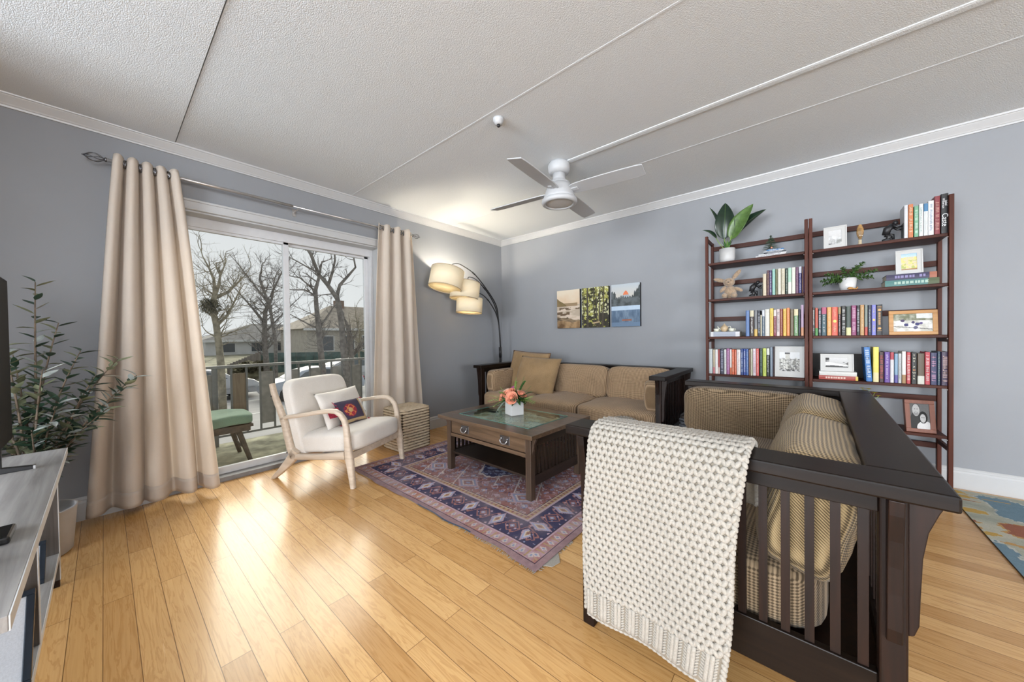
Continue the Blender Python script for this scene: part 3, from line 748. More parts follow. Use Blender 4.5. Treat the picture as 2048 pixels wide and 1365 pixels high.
for r_ in range(rows):
    s = (r_ + .5) * RP; off = .5 if r_ % 2 else 0
    for c_ in range(NC + (0 if off else 0)):
        u = (c_ + .25 + off) / NC
        if u > .995: continue
        p, du, ds, n = frame(u, s); hw = .42 / NC
        sgn = 1
        for sg in (-1, 1):
            ax = (ds * .86 + du * (-sg) * .52).normalized()         # strokes lean into a V
            e2 = n; e1 = ax.cross(e2).normalized()
            A = Matrix((e1, e2, ax)).transposed()
            jit = .0007 * math.sin(12.9 * c_ + 78.2 * r_ + sg)
            kn.ell(p + n * (.0085 + jit) + du * sg * hw * .26 - ds * .001, (.0068, .0072, .0130), A, 8, 6)
obj('stitches', kn, M_yarn, th, True)
rb = MB()
for c_ in range(9):
    u = (c_ + .35) / 9
    for d_ in (-.009, .009):
        pts = []; 
        for k in range(7):
            p, du, ds, n = frame(min(1, max(0, u + d_ / .42 * .62)), hem - .002 + k * .0128); pts.append(p + n * .009)
        rb.tube(pts, .0062, 7)
    for k in range(10):
        for q in range(2):
            uu = u + (.50 + (q - .5) * .34) / 9
            if uu > .99: continue
            p, du, ds, n = frame(uu, hem + k * .0083); ax = (du * .8 + ds * (.6 if q else -.6)).normalized(); e1 = ax.cross(n).normalized()
            rb.ell(p + n * .006, (.0032, .004, .0085), Matrix((e1, n, ax)).transposed(), 6, 4)
obj('ribbed_hem', rb, M_yarn, th, True)
eg = MB()
for ue in (0.0, 1.0):
    for k in range(int(LT / .0145)):
        s = k * .0145; p, du, ds, n = frame(ue, s); ax = (ds * .8 + du * .35 * (1 if ue else -1)).normalized(); e1 = ax.cross(n).normalized()
        eg.ell(p + n * .003 + du * (.004 if ue else -.004), (.0075, .0085, .0115), Matrix((e1, n, ax)).transposed(), 7, 5)
for k in range(26):
    p, du, ds, n = frame((k + .5) / 26, LT); eg.ell(p + n * .002, (.0055, .007, .010), Matrix((ds, n, du)).transposed(), 6, 4)
obj('selvedge', eg, M_yarn, th, True)

# ---------------------------------------------------------------- coffee table
ct = thing('coffee_table', 'dark mission style coffee table with inset glass top, drawer and lower shelf', 'coffee table', (1.568, -1.650, 0.004), R(-2.2))
hx, hy, ZT = .4925, .362, .446
bw = .125
tp = MB(); tp.box(-hx, hx, -hy, -hy + bw, ZT - .028, ZT); tp.box(-hx, hx, hy - bw, hy, ZT - .028, ZT); tp.box(-hx, -hx + bw, -hy + bw, hy - bw, ZT - .028, ZT); tp.box(hx - bw, hx, -hy + bw, hy - bw, ZT - .028, ZT)
obj('top_frame', tp, M_twood, ct, bevel=.003)
gl = obj('glass_top', MB().box(-hx + bw, hx - bw, -hy + bw, hy - bw, ZT - .004, ZT + .003), M_tglass, ct)
ge = MB(); a, b = hx - bw, hy - bw
for (q) in ((-a, a, -b - .0015, -b + .0015), (-a, a, b - .0015, b + .0015), (-a - .0015, -a + .0015, -b, b), (a - .0015, a + .0015, -b, b)): ge.box(*q, ZT - .003, ZT + .0035)
obj('glass_edge', ge, M_gedge, gl)
dk = MB(); dk.box(-hx + bw - .02, hx - bw + .02, -hy + bw - .02, hy - bw + .02, ZT - .022, ZT - .012)
obj('display_tray', dk, M_twood, ct)
li = .052; lw = .046
for sx in (-1, 1):
    for sy in (-1, 1):
        cx, cy = sx * (hx - li - lw / 2), sy * (hy - li - lw / 2)
        obj('leg', MB().box(cx - lw / 2, cx + lw / 2, cy - lw / 2, cy + lw / 2, 0, ZT - .028), M_twoodz, ct, bevel=.003)
        xf = sx * (hx - li); pr = [(0, .300), (.012, .335), (.016, .37), (.034, .405), (.034, ZT - .028), (0, ZT - .028)]
        obj('corbel', MB().prism([(xf + sx * q[0], q[1]) for q in pr], cy - .010, cy + .010, 'y'), M_twoodz, ct, bevel=.002)
xi = hx - li - lw; yi = hy - li
for sy in (-1, 1):
    y0 = sy * (yi - .008); y1 = sy * (yi - .026)
    d = obj('drawer', MB().box(-xi + .004, xi - .004, min(y0, y1), max(y0, y1), .306, ZT - .034), M_twood, ct, bevel=.003)
    obj('apron_rail', MB().box(-xi, xi, min(sy * (yi - .004), sy * (yi - .030)), max(sy * (yi - .004), sy * (yi - .030)), .276, .302), M_twood, ct, bevel=.002)
    if sy < 0:
        for xc in (-.222, .205):
            hp = MB(); hp.box(xc - .046, xc + .046, y0 - .004, y0 + .001, .325, .385); h = obj('handle', hp, M_pew, d, bevel=.004)
            bl = MB(); bl.tube([(xc - .030, y0 - .010, .365), (xc - .033, y0 - .018, .352), (xc - .020, y0 - .020, .336), (xc, y0 - .021, .332), (xc + .020, y0 - .020, .336), (xc + .033, y0 - .018, .352), (xc + .030, y0 - .010, .365)], .0045, 8)
            bl.ell((xc - .028, y0 - .008, .366), (.007, .006, .007)); bl.ell((xc + .028, y0 - .008, .366), (.007, .006, .007))
            obj('pull', bl, M_pewl, h, True)
for sx in (-1, 1):
    xa, xb = sx * (hx - li - .008), sx * (hx - li - .030); xa, xb = min(xa, xb), max(xa, xb); yl = hy - li - lw
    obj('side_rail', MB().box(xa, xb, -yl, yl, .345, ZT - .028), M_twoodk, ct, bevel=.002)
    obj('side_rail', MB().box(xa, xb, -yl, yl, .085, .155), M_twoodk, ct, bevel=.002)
    n = 13
    for k in range(n):
        yc = -yl + 2 * yl * (k + .5) / n
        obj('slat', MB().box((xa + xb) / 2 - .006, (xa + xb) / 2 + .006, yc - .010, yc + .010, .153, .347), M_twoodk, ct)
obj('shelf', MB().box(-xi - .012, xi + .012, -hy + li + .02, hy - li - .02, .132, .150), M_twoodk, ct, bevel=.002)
# things laid under the glass
M_map = M_print
def fbm(X, Y, sc, seed=0, octv=4):
    rs = np.random.RandomState(seed); out = np.zeros_like(X, dtype=float); amp = 1; tot = 0; T = rs.rand(64, 64)
    for o_ in range(octv):
        x = X * sc * 2 ** o_ + 13.7 * o_ + seed; y = Y * sc * 2 ** o_ + 7.1 * o_
        xi_, yi_ = np.floor(x).astype(int), np.floor(y).astype(int); fx, fy = x - xi_, y - yi_; fx = fx * fx * (3 - 2 * fx); fy = fy * fy * (3 - 2 * fy)
        g = lambda i, j: T[(i % 64), (j % 64)]
        out += amp * ((g(xi_, yi_) * (1 - fx) + g(xi_ + 1, yi_) * fx) * (1 - fy) + (g(xi_, yi_ + 1) * (1 - fx) + g(xi_ + 1, yi_ + 1) * fx) * fy); tot += amp; amp *= .5
    return out / tot
def lerp(a, b, t): t = np.clip(t, 0, 1)[..., None]; return np.array(a) * (1 - t) + np.array(b) * t
def where(m, a, b): return np.where(m[..., None], a, b)
def map_fn(X, Y):
    f = fbm(X, Y, 9, 3); C = lerp((.70, .65, .54), (.46, .36, .25), (f - .42) * 5)
    g = fbm(X, Y, 24, 8); C = where(np.abs(g - .5) < .012, np.array((.10, .12, .16)), C)
    C = where(np.abs(f - .5) < .01, np.array((.45, .52, .52)), C)
    return C
mp = colorgrid('map_sheet', .62, .40, map_fn, M_print, None, lambda x, y: (x - .31, y - .20, 0), 90, 60)
mp.location = (1.60, -1.655, .4388); mp.rotation_euler = (0, 0, R(-2.2))
tag(mp, 'aged brown map sheet lying under the glass of the coffee table', 'map')
rm = obj('remote_control', MB().box(-.085, .085, -.022, .022, 0, .008), M_blackp, bevel=.003); rm.location = (1.79, -1.50, .4392); rm.rotation_euler = (0, 0, R(-6))
tag(rm, 'slim dark remote lying under the glass near the far edge of the coffee table', 'remote control')
sh = MB(); sh.sup((0, 0, .014), (.11, .05, .028), (4, 4), 6); sh.sup((.02, .005, .028), (.055, .045, .028), (3, 3), 6)
so = obj('carved_stone', sh, M_black, None, True); so.location = (1.33, -1.62, .4386); so.scale = (1, 1, .20); tag(so, 'small black carved object under the glass near the left end of the coffee table', 'ornament')

# ---------------------------------------------------------------- flowers in a white cube vase
M_vase = plain('white_glazed_ceramic', (.60, .60, .60), rough=.18, noise=.01)
M_rose = plain('coral_rose_petals', (.76, .30, .19), rough=.7, noise=.25, nscale=40)
M_roseb = plain('pale_rose_petals', (.84, .54, .40), rough=.7, noise=.15, nscale=40)
M_orch = plain('magenta_orchid', (.55, .06, .36), rough=.6, noise=.25, nscale=60)
M_leafd = plain('dark_foliage', (.045, .125, .032), rough=.45, noise=.3)
M_leafl = plain('fresh_foliage', (.24, .38, .09), rough=.5, noise=.3)
M_leafs = plain('silver_foliage', (.30, .40, .34), rough=.5, noise=.2)
vs = thing('flower_vase', 'white square vase of coral roses and foliage on the coffee table', 'vase', (1.572, -1.628, .4535), R(-22))
v = MB(); v.box(-.055, .055, -.055, .055, 0, .006); 
for q in ((-.055, .055, -.055, -.050), (-.055, .055, .050, .055), (-.055, -.050, -.050, .050), (.050, .055, -.050, .050)): v.box(*q, .005, .108)
obj('vase_body', v, M_vase, vs, bevel=.002)
def leaf(mb, base, d, n, L_, W__, curl=.15, segs=5):
    d = Vector(d).normalized(); n = Vector(n); s = d.cross(n)
    if s.length < 1e-3: s = d.orthogonal()
    s.normalize(); n = s.cross(d).normalized(); vs_ = []; fs = []
    for i in range(segs + 1):
        t = i / segs; w = W__ * .5 * (math.sin(PI * t ** .8) ** .8 if 0 < t < 1 else 0.0) + .0004
        p = Vector(base) + d * L_ * t - n * curl * L_ * t * t
        vs_ += [tuple(p - s * w + n * w * .25), tuple(p - n * w * .1), tuple(p + s * w + n * w * .25)]
    for i in range(segs):
        a = i * 3; fs += [(a, a + 1, a + 4, a + 3), (a + 1, a + 2, a + 5, a + 4)]
    mb.add(vs_, fs)
rf = random.Random(11)
def rose(c, r, tiltv, mat):
    mb = MB(); n = Vector(tiltv).normalized(); A = n.to_track_quat('Z', 'Y').to_matrix()
    mb.ell(c, (r * .34, r * .34, r * .42), A, 10, 6)
    for ring, (rr, hh, cnt) in enumerate(((.42, .34, 4), (.62, .24, 5), (.84, .06, 6), (1.0, -.14, 7))):
        for k in range(cnt):
            a0 = 2 * PI * (k + ring * .5) / cnt; da = 2 * PI / cnt * .72
            def fn(a, b):
                aa = a0 + (a - .5) * 2 * da; e = math.sin(PI * a); top = hh * r + .20 * r * e
                low = -.55 * r; z = low + (top - low) * b; q = rr * r * (.45 + .62 * b ** .7) * (1 + .06 * ring * b)
                if b > .9: q *= 1.06
                return tuple(Vector(c) + A @ Vector((q * math.cos(aa), q * math.sin(aa), z)))
            mb.grid(fn, 6, 4)
    return obj('rose', mb, mat, vs, True, solid=.0015)
for c, r, t, m_ in (((-.012, -.030, .165), .036, (0, -.6, .8), M_rose), ((-.070, -.046, .135), .033, (-.6, -.6, .5), M_rose), ((.052, -.048, .142), .034, (.6, -.7, .4), M_rose),
                    ((-.098, .0, .150), .030, (-.8, 0, .6), M_roseb), ((.058, .028, .160), .028, (.5, .3, .8), M_rose), ((-.030, .050, .155), .030, (-.2, .5, .8), M_roseb), ((-.112, -.02, .125), .024, (-1, -.3, .2), M_roseb)):
    rose((c[0] * 1.25, c[1] * 1.25, .105 + (c[2] - .105) * 1.12), r * 1.16, t, m_)
om = MB()
for c in ((-.058, .012, .186), (-.050, -.008, .172), (-.040, -.030, .158), (-.066, .026, .200), (-.030, -.045, .146)):
    for k in range(5):
        a = 2 * PI * k / 5; leaf(om, c, (math.cos(a), math.sin(a) * .7 - .3, .6 * math.sin(a)), (0, -1, .3), .022, .018, .2, 3)
obj('orchid', om, M_orch, vs, True)
fd = MB(); fl_ = MB(); fs_ = MB()
for k in range(120):
    a = rf.choice((rf.uniform(0, 2 * PI), rf.gauss(PI, .5), rf.gauss(0, .5))); el = rf.uniform(-.08, .8); d = Vector((math.cos(a), math.sin(a), el)); b0 = Vector((math.cos(a) * rf.uniform(.03, .10), math.sin(a) * rf.uniform(.02, .075), rf.uniform(.105, .150)))
    leaf(fd, b0, d, (0, 0, 1), rf.uniform(.045, .075), rf.uniform(.018, .028), .3, 4)
for (dx, dy, dz, L_, mbx) in ((-.9, -.5, .1, .12, fl_), (-.95, -.4, -.15, .10, fl_), (.9, .2, .28, .11, fl_), (.9, -.4, .5, .10, fd), (.2, .3, 1.0, .12, fd), (-.2, .2, 1.0, .11, fl_), (.8, .3, .8, .11, fd), (-.9, -.5, -.5, .08, fs_), (.95, .25, .35, .11, fl_), (-.7, -.8, -.3, .05, fs_), (-.35, -.6, .9, .08, fl_)):
    d = Vector((dx, dy, dz)).normalized(); P0 = Vector((dx * .04, dy * .04, .110))
    L_ *= 1.7
    for i in range(9):
        t = i / 8; p = P0 + d * L_ * t + Vector((0, 0, -.05 * t * t))
        for sg in (-1, 1):
            leaf(mbx, p, d * .5 + d.cross(Vector((0, 0, 1))) * sg + Vector((0, 0, .2)), (0, 0, 1), .040 * (1 - .5 * t), .020 + .004 * (mbx is fd), .3, 3)
    mbx.tube([P0, P0 + d * L_], .0012, 5)
obj('dark_leaves', fd, M_leafd, vs, True); obj('fern_sprig', fl_, M_leafl, vs, True); obj('silver_leaves', fs_, M_leafs, vs, True)
# book spines: x from, x to, height, cover, accent, spine style, description
BOOKS_L2 = [
    (3.085, 3.109, 0.175, 'd8c8a8', 'b0a080', 0, 'short buff'),
    (3.111, 3.128, 0.2, '5a2a38', 'c8a070', 1, 'maroon'),
    (3.128, 3.144, 0.198, '4c3a72', 'c8c0d8', 2, 'violet'),
    (3.146, 3.166, 0.206, '8fc9bd', '5f8f88', 0, 'mint green'),
    (3.167, 3.18, 0.203, '7d7f54', '3f4630', 1, 'olive'),
    (3.181, 3.202, 0.204, 'd9d6c4', 'a8a590', 0, 'ivory'),
    (3.203, 3.226, 0.202, 'd8cfb2', 'a0987c', 1, 'pale beige'),
    (3.228, 3.243, 0.202, '1e3a2c', 'a9b8a4', 2, 'dark green'),
    (3.244, 3.266, 0.202, 'a9d6bd', 'e4e6da', 3, 'mint topped white'),
    (3.267, 3.29, 0.202, 'dfe0d2', 'a9b0a0', 0, 'white'),
    (3.291, 3.308, 0.201, '6b3a5e', 'd0a8b8', 1, 'plum'),
    (3.309, 3.326, 0.202, '3c3a8a', 'd6d6e8', 4, 'indigo white-topped'),
    (3.327, 3.336, 0.2, '6a3b2c', 'c9a088', 1, 'thin russet'),
    (3.336, 3.344, 0.199, '54305e', 'b59abf', 0, 'thin purple'),
]
BOOKS_L3 = [
    (2.969, 2.995, 0.214, '4f78b5', 'a8c0e0', 0, 'cornflower blue'),
    (2.997, 3.025, 0.212, '3a2620', 'd8cfae', 4, 'dark brown cream-topped'),
    (3.027, 3.049, 0.214, '77787c', 'e2b84c', 5, 'grey and yellow'),
    (3.05, 3.068, 0.209, '1d2436', 'c8ccd6', 2, 'navy white-lettered'),
    (3.068, 3.078, 0.172, 'e3dcc0', 'b0a88a', 0, 'narrow cream'),
    (3.079, 3.097, 0.211, '5f7486', 'd9dde6', 4, 'slate blue white-topped'),
    (3.098, 3.129, 0.216, 'dcdad0', 'b6b4aa', 0, 'broad white'),
    (3.13, 3.153, 0.222, 'f0cb2a', 'c69a18', 1, 'bright yellow'),
    (3.154, 3.171, 0.208, '8e2546', 'e6dcd8', 4, 'crimson white-topped'),
    (3.172, 3.194, 0.213, 'ddc6c2', '7d6f72', 2, 'blush pink grey-lettered'),
    (3.195, 3.212, 0.214, '9b3f26', 'e0b090', 1, 'rust red'),
    (3.214, 3.234, 0.214, 'f4c32e', 'c98e16', 1, 'golden yellow'),
    (3.235, 3.255, 0.219, 'e9852b', 'f4c090', 1, 'orange'),
    (3.257, 3.279, 0.207, '6d5a3c', 'a8986c', 0, 'khaki brown'),
    (3.28, 3.306, 0.206, '6f9a63', 'e7d8a8', 4, 'leaf green cream-topped'),
    (3.307, 3.319, 0.204, '22283a', '8f96a8', 1, 'midnight blue'),
    (3.321, 3.339, 0.237, 'c9a9c9', 'e8a070', 5, 'tall lilac and peach patterned'),
]
BOOKS_L4 = [
    (2.693, 2.724, 0.216, 'b9c4c6', '8f9a9c', 0, 'pale grey-blue'),
    (2.726, 2.744, 0.211, 'b9a98c', 'c87078', 5, 'beige with pink foot'),
    (2.744, 2.766, 0.212, 'e6e4e0', 'b8b2b0', 0, 'plain white'),
    (2.767, 2.78, 0.212, 'b53c3c', 'e8c8c0', 5, 'brick red'),
    (2.782, 2.81, 0.217, '262a44', 'a8a8c8', 2, 'navy lettered'),
    (2.811, 2.829, 0.213, 'd9dad8', '9c9ca8', 1, 'off-white'),
    (2.83, 2.853, 0.221, 'a55a97', 'e0c4dc', 1, 'mauve'),
    (2.854, 2.868, 0.214, 'e8dcd8', 'd86a30', 5, 'white with orange foot'),
    (2.869, 2.886, 0.213, 'e8642c', 'f4c8a8', 2, 'tangerine'),
    (2.887, 2.902, 0.212, 'd85a28', 'f0c0a0', 1, 'deep orange'),
    (2.903, 2.931, 0.213, 'e6dcd8', 'c89ca0', 1, 'rosy white'),
    (2.932, 2.95, 0.219, '28468c', 'c0d0f0', 2, 'dark blue speckled'),
    (2.951, 2.968, 0.219, '2c4ea8', 'e0e8f8', 2, 'royal blue lettered'),
    (2.969, 2.987, 0.218, '3a66b0', 'c0d4f0', 1, 'mid blue'),
    (2.988, 3.0, 0.215, '7d5a44', 'c0a890', 0, 'thin brown'),
    (3.001, 3.015, 0.22, 'ccc8ac', '9c9c84', 1, 'oatmeal'),
    (3.016, 3.038, 0.222, 'dcd2d8', 'd890b8', 2, 'white pastel-spotted'),
    (3.038, 3.058, 0.223, 'dc5a54', 'f4d0c8', 1, 'coral red'),
    (3.062, 3.081, 0.224, '1f3c34', '90b0a0', 1, 'forest green'),
    (3.082, 3.107, 0.227, 'c3d43c', '8ca020', 1, 'lime green'),
    (3.107, 3.128, 0.227, '1c2426', 'd8dcd0', 4, 'black white-topped'),
    (3.13, 3.148, 0.235, '7a8a9c', 'a8b4c0', 0, 'steel grey'),
    (3.149, 3.16, 0.237, '35161e', '988088', 0, 'thin maroon-black'),
]
BOOKS_R1 = [
    (3.849, 3.867, 0.218, 'dcdde2', 'b8b8c4', 0, 'white'),
    (3.868, 3.89, 0.218, 'd8772f', 'f4dcb8', 2, 'orange cream-lettered'),
    (3.893, 3.913, 0.201, '6fb58c', 'dff0e4', 2, 'sea green'),
    (3.914, 3.933, 0.21, 'e4e6e6', '7fb8a0', 1, 'white green-lettered'),
    (3.934, 3.953, 0.207, 'dfe6e6', '3f86b8', 4, 'white blue-topped'),
    (3.953, 3.978, 0.219, 'e6e7e8', '5a86b0', 1, 'broad white blue-lettered'),
    (3.979, 4.003, 0.242, '8c2530', 'd8a090', 2, 'tall crimson'),
    (4.006, 4.037, 0.25, '1b1b1d', 'e8e8ec', 9, 'tall black'),
]
BOOKS_R3 = [
    (3.388, 3.402, 0.213, '20201f', 'e8e4e0', 2, 'black white-lettered'),
    (3.403, 3.42, 0.208, 'c9502f', '4f9a48', 5, 'red and green striped'),
    (3.421, 3.438, 0.2, '2b3340', 'e4e8ec', 2, 'dark grey white-lettered'),
    (3.439, 3.467, 0.21, '2f5560', 'c05078', 4, 'teal pink-topped'),
    (3.469, 3.494, 0.209, 'eca23c', 'f4d8a0', 1, 'amber'),
    (3.495, 3.528, 0.209, 'df4f2c', 'f8c090', 7, 'vermilion'),
    (3.529, 3.544, 0.205, '4a2426', 'a8905c', 4, 'maroon brown-topped'),
    (3.546, 3.57, 0.213, '26231f', 'e6e6e4', 2, 'black and white lettered'),
    (3.571, 3.597, 0.208, '34453a', 'e0dc9c', 5, 'dark green cream-footed'),
    (3.598, 3.624, 0.213, '93306c', 'e8b8d4', 2, 'magenta'),
    (3.625, 3.641, 0.212, '201f26', 'dcdce4', 2, 'charcoal white-lettered'),
    (3.642, 3.663, 0.215, 'c4924e', 'f0d8a0', 1, 'tan'),
    (3.664, 3.68, 0.214, '7f8c84', 'c84838', 5, 'sage grey red-footed'),
    (3.681, 3.698, 0.21, '1f2940', 'c8d0dc', 1, 'dark navy'),
    (3.699, 3.721, 0.211, '7d7fd6', 'e8d860', 7, 'periwinkle'),
    (3.722, 3.751, 0.211, '15161c', 'c89850', 8, 'black gold-ornamented'),
]
BOOKS_R4 = [
    (3.661, 3.704, 0.24, '2277c4', 'dce8f4', 2, 'leaning bright blue'),
    (3.706, 3.734, 0.242, 'f0dc3c', 'ece0a0', 5, 'yellow cream-footed'),
    (3.735, 3.758, 0.208, '3c181c', 'c83c34', 2, 'black red-lettered'),
    (3.76, 3.786, 0.21, '6a42a4', 'e0c8f0', 1, 'violet'),
    (3.787, 3.805, 0.207, 'e0dce0', 'c03848', 4, 'white red-topped'),
    (3.806, 3.823, 0.199, '7fa6c4', '6058a8', 5, 'sky blue'),
    (3.824, 3.839, 0.2, 'c8ccce', '8c9094', 1, 'silver grey'),
    (3.84, 3.859, 0.214, 'e4e2de', 'a8804c', 5, 'white brown-footed'),
    (3.861, 3.88, 0.209, 'c8303c', 'f0e0d8', 2, 'scarlet white-lettered'),
    (3.882, 3.907, 0.208, '1a1815', 'd0c090', 10, 'black'),
    (3.909, 3.94, 0.202, '5c4a34', 'cfd0c4', 5, 'brown pale-footed'),
    (3.941, 3.963, 0.212, 'c42c40', 'ecd4d0', 2, 'ruby red'),
    (3.964, 3.992, 0.208, '2a2c5c', 'd89cc0', 2, 'indigo pink-lettered'),
    (3.993, 4.007, 0.216, '27425c', 'a8c0a8', 1, 'thin steel blue'),
    (4.009, 4.039, 0.215, '3a2048', 'e0b8b0', 2, 'dark aubergine'),
]
# ---------------------------------------------------------------- two open mahogany bookcases
SHZ = (1.69, 1.375, 1.047, .722, .400, .075)
def bookcase(name, label, x0, x1):
    t = thing(name, label, 'bookcase', (x0, -.30, 0), group=None); w = x1 - x0; D = .278; H = 1.927
    for xa in (0, w - .021):
        for ya in (0, D - .034):
            obj('post', MB().box(xa, xa + .021, ya, ya + .034, 0, H if ya == 0 else H - .012), M_mahz, t, bevel=.003)
        for z in (1.885, 1.0, .30):
            obj('side_rail', MB().box(xa + .003, xa + .018, .034, D - .034, z, z + .028), M_mah, t)
    for i, z in enumerate(SHZ):
        obj('shelf', MB().box(.0215, w - .0215, .014, D - .010, z - .020, z), M_mah, t, bevel=.003)
        zr = z + (.150 if i == 0 else .140 if i < 3 else .185)
        if i == 3: continue
        obj('back_rail', MB().box(.0215, w - .0215, D - .020, D - .006, zr, zr + .038), M_mah, t, bevel=.002)
    pb = MB(); pb.box(.0215, w - .0215, D - .018, D - .008, SHZ[3] + .002, .905)
    obj('back_panel', pb, M_dwoodx, t)
    for z in (1.69, 1.375, 1.047, .722, .40):
        for xx in (.024, w - .024):
            obj('shelf_pin', MB().ell((xx, .012, z - .026), (.004, .004, .004), None, 6, 4), M_bronze, t)
    return t
bookcase('bookcase', 'left mahogany open bookcase, holding the rubber plant and toy rabbit', 2.676, 3.364)
bookcase('bookcase', 'right mahogany open bookcase, holding the gold framed photograph', 3.368, 4.056)

def hexc(h): c = s2l(*(int(h[i:i + 2], 16) for i in (0, 2, 4))); l = .3 * c[0] + .6 * c[1] + .1 * c[2]; return tuple(.74 * (.86 * v + .14 * l) for v in c)
def flat(name, col, rough=.5): return plain(name, col, rough=rough, noise=.03, nscale=80)
_ft = {}
def text_obj(name, s, size, mat, parent, M, depth=.0003, align='CENTER', sx=1.0):
    cu = bpy.data.curves.new(name, 'FONT'); cu.body = s; cu.size = size; cu.extrude = depth; cu.align_x = align; cu.align_y = 'CENTER'; cu.resolution_u = 3
    to = bpy.data.objects.new(name, cu); COL.objects.link(to); bpy.context.view_layer.update()
    me = bpy.data.meshes.new_from_object(to.evaluated_get(bpy.context.evaluated_depsgraph_get()))
    bpy.data.objects.remove(to); bpy.data.curves.remove(cu)
    me.transform(M @ Matrix.Diagonal((sx, 1, 1, 1))); me.materials.clear(); me.materials.append(mat)
    o = bpy.data.objects.new(name, me); COL.objects.link(o); o.parent = parent; return o
YB = -.283      # the line on which the spines stand
rb_ = random.Random(5)
def book(x0, x1, h, z, c, acc, st, desc, where_, group, lean=0.0):
    w = max(.006, (x1 - x0) - .0012); hgt = max(.10, h)
    t = thing('book', '%s book %s' % (desc, where_), 'book', (x0 + .0006, YB + rb_.uniform(0, .004), z + .0008), 0, group)
    if lean: t.rotation_euler = (0, lean, 0)
    d = rb_.uniform(.125, .15); cm = flat('cover_' + c, hexc(c), .45); am = flat('ink_' + acc, hexc(acc), .5)
    cv = MB(); e = .0012
    sp = [(w * .5 + w * .5 * math.cos(a) * 1.0, .0035 - .0035 * math.sin(a)) for a in (0, .5, 1.05, 1.57, 2.09, 2.64, PI)]
    cv.prism([(p[0], p[1]) for p in sp] + [(0, d), (e, d), (e, .006), (w - e, .006), (w - e, d), (w, d)], 0, hgt, 'z')
    obj('cover', cv, cm, t)
    obj('pages', MB().box(e, w - e, .006, d - .004, .003, hgt - .003), M_pages, t)
    y = -.0004
    if st in (4, 5, 3):
        za, zb = (hgt * .76, hgt) if st == 4 else (0, hgt * .27) if st == 5 else (0, hgt * .45)
        bd = MB(); bd.prism([(p[0], p[1] - .0004) for p in sp], za, zb, 'z'); obj('band', bd, am, t)
    if st == 0:
        m = MB(); m.box(w * .1, w * .9, y, .001, hgt * .90, hgt * .905); m.box(w * .1, w * .9, y, .001, hgt * .08, hgt * .085); obj('title', m, am, t)
    if st in (1, 2, 4, 7):
        m = MB(); big = st == 2; wd = w * (.62 if big else .34); z0 = hgt * .12; zt = hgt * (.72 if st == 4 else .90); k = 0
        while z0 < zt:
            step = wd * rb_.uniform(.55, .95)
            if rb_.random() < .14 or (st == 7 and .35 < z0 / hgt < .65): z0 += step * .9; continue
            xo = w / 2 + (0 if big else rb_.choice((-.04, .04)) * w)
            kind = rb_.randrange(4); hh = step * .62; t_ = max(.0006, step * .2)
            m.box(xo - wd / 2, xo + wd / 2, y, .0005, z0, z0 + t_)                       # glyph-like strokes standing along the spine
            if kind != 1: m.box(xo - wd / 2, xo + wd / 2, y, .0005, z0 + hh - t_, z0 + hh)
            if kind != 2: m.box(xo - wd / 2, xo - wd / 2 + t_ * 1.2, y, .0005, z0, z0 + hh)
            if kind == 3: m.box(xo + wd * .1, xo + wd / 2, y, .0005, z0, z0 + hh)
            z0 += step
        mk = am if st != 4 else flat('ink_pale', (.62, .62, .60))
        if m.v: obj('title', m, mk, t)
    if st == 7:
        obj('emblem', MB().ell((w / 2, y, hgt * .5), (w * .3, .0006, w * .36)), flat('ink_emblem', (.95, .55, .12)), t)
    if st == 8:
        m = MB()
        for zz in (.93, .14, .88): m.box(w * .12, w * .88, y, .0005, hgt * zz, hgt * zz + .0016)
        for zz in (.82, .22): m.ell((w / 2, y, hgt * zz), (w * .32, .0006, w * .28))
        k = .34
        while k < .74: m.box(w * .32, w * .68, y, .0005, hgt * k, hgt * k + .004); k += .035
        obj('title', m, flat('ink_gold', (.55, .30, .10)), t)
    if st == 9:
        wt = flat('ink_white', (.80, .80, .82))
        F = Matrix.Translation((w * .5, -.0006, 0)) @ Matrix.Rotation(R(90), 4, 'X') @ Matrix.Rotation(R(-90), 4, 'Z')
        text_obj('title', 'Caste', w * 1.18, wt, t, Matrix.Translation((0, 0, hgt * .34)) @ F)
        for i, sx in ((0, 'Isabel'), (1, 'Wilkerson')):
            F2 = Matrix.Translation((w * (.68 if i == 0 else .32), -.0006, hgt * .76)) @ Matrix.Rotation(R(90), 4, 'X') @ Matrix.Rotation(R(-90), 4, 'Z')
            text_obj('author', sx, w * .50, wt, t, F2)
    if st == 10:
        for i, chh in enumerate('THE POWER'):
            if chh == ' ': continue
            F2 = Matrix.Translation((w * .5, -.0006, hgt * (.90 - i * .092))) @ Matrix.Rotation(R(90), 4, 'X')
            text_obj('title_letter', chh, w * .62, flat('ink_orange' if chh in 'O' else 'ink_cream', (.75, .30, .08) if chh == 'O' else (.62, .58, .42)), t, F2)
    return t
def row(data, z, where_, group):
    for i, (x0, x1, h, c, acc, st, desc) in enumerate(data):
        if 'leaning' in desc: book(x0 + .012, x1, h, z, c, acc, st, desc, where_, group, lean=R(-3.2))
        else: book(x0, x1, h, z, c, acc, st, desc, where_, group)
row(BOOKS_L2, SHZ[1], 'on the second shelf of the left bookcase', 'books on the second shelf, left bookcase')
row(BOOKS_L3, SHZ[2], 'on the third shelf of the left bookcase', 'books on the third shelf, left bookcase')
row(BOOKS_L4, SHZ[3], 'on the fourth shelf of the left bookcase', 'books on the fourth shelf, left bookcase')
row(BOOKS_R1, SHZ[0], 'on the top shelf of the right bookcase', 'books on the top shelf, right bookcase')
row(BOOKS_R3, SHZ[2], 'on the third shelf of the right bookcase', 'books on the third shelf, right bookcase')
row(BOOKS_R4, SHZ[3], 'on the fourth shelf of the right bookcase', 'books on the fourth shelf, right bookcase')
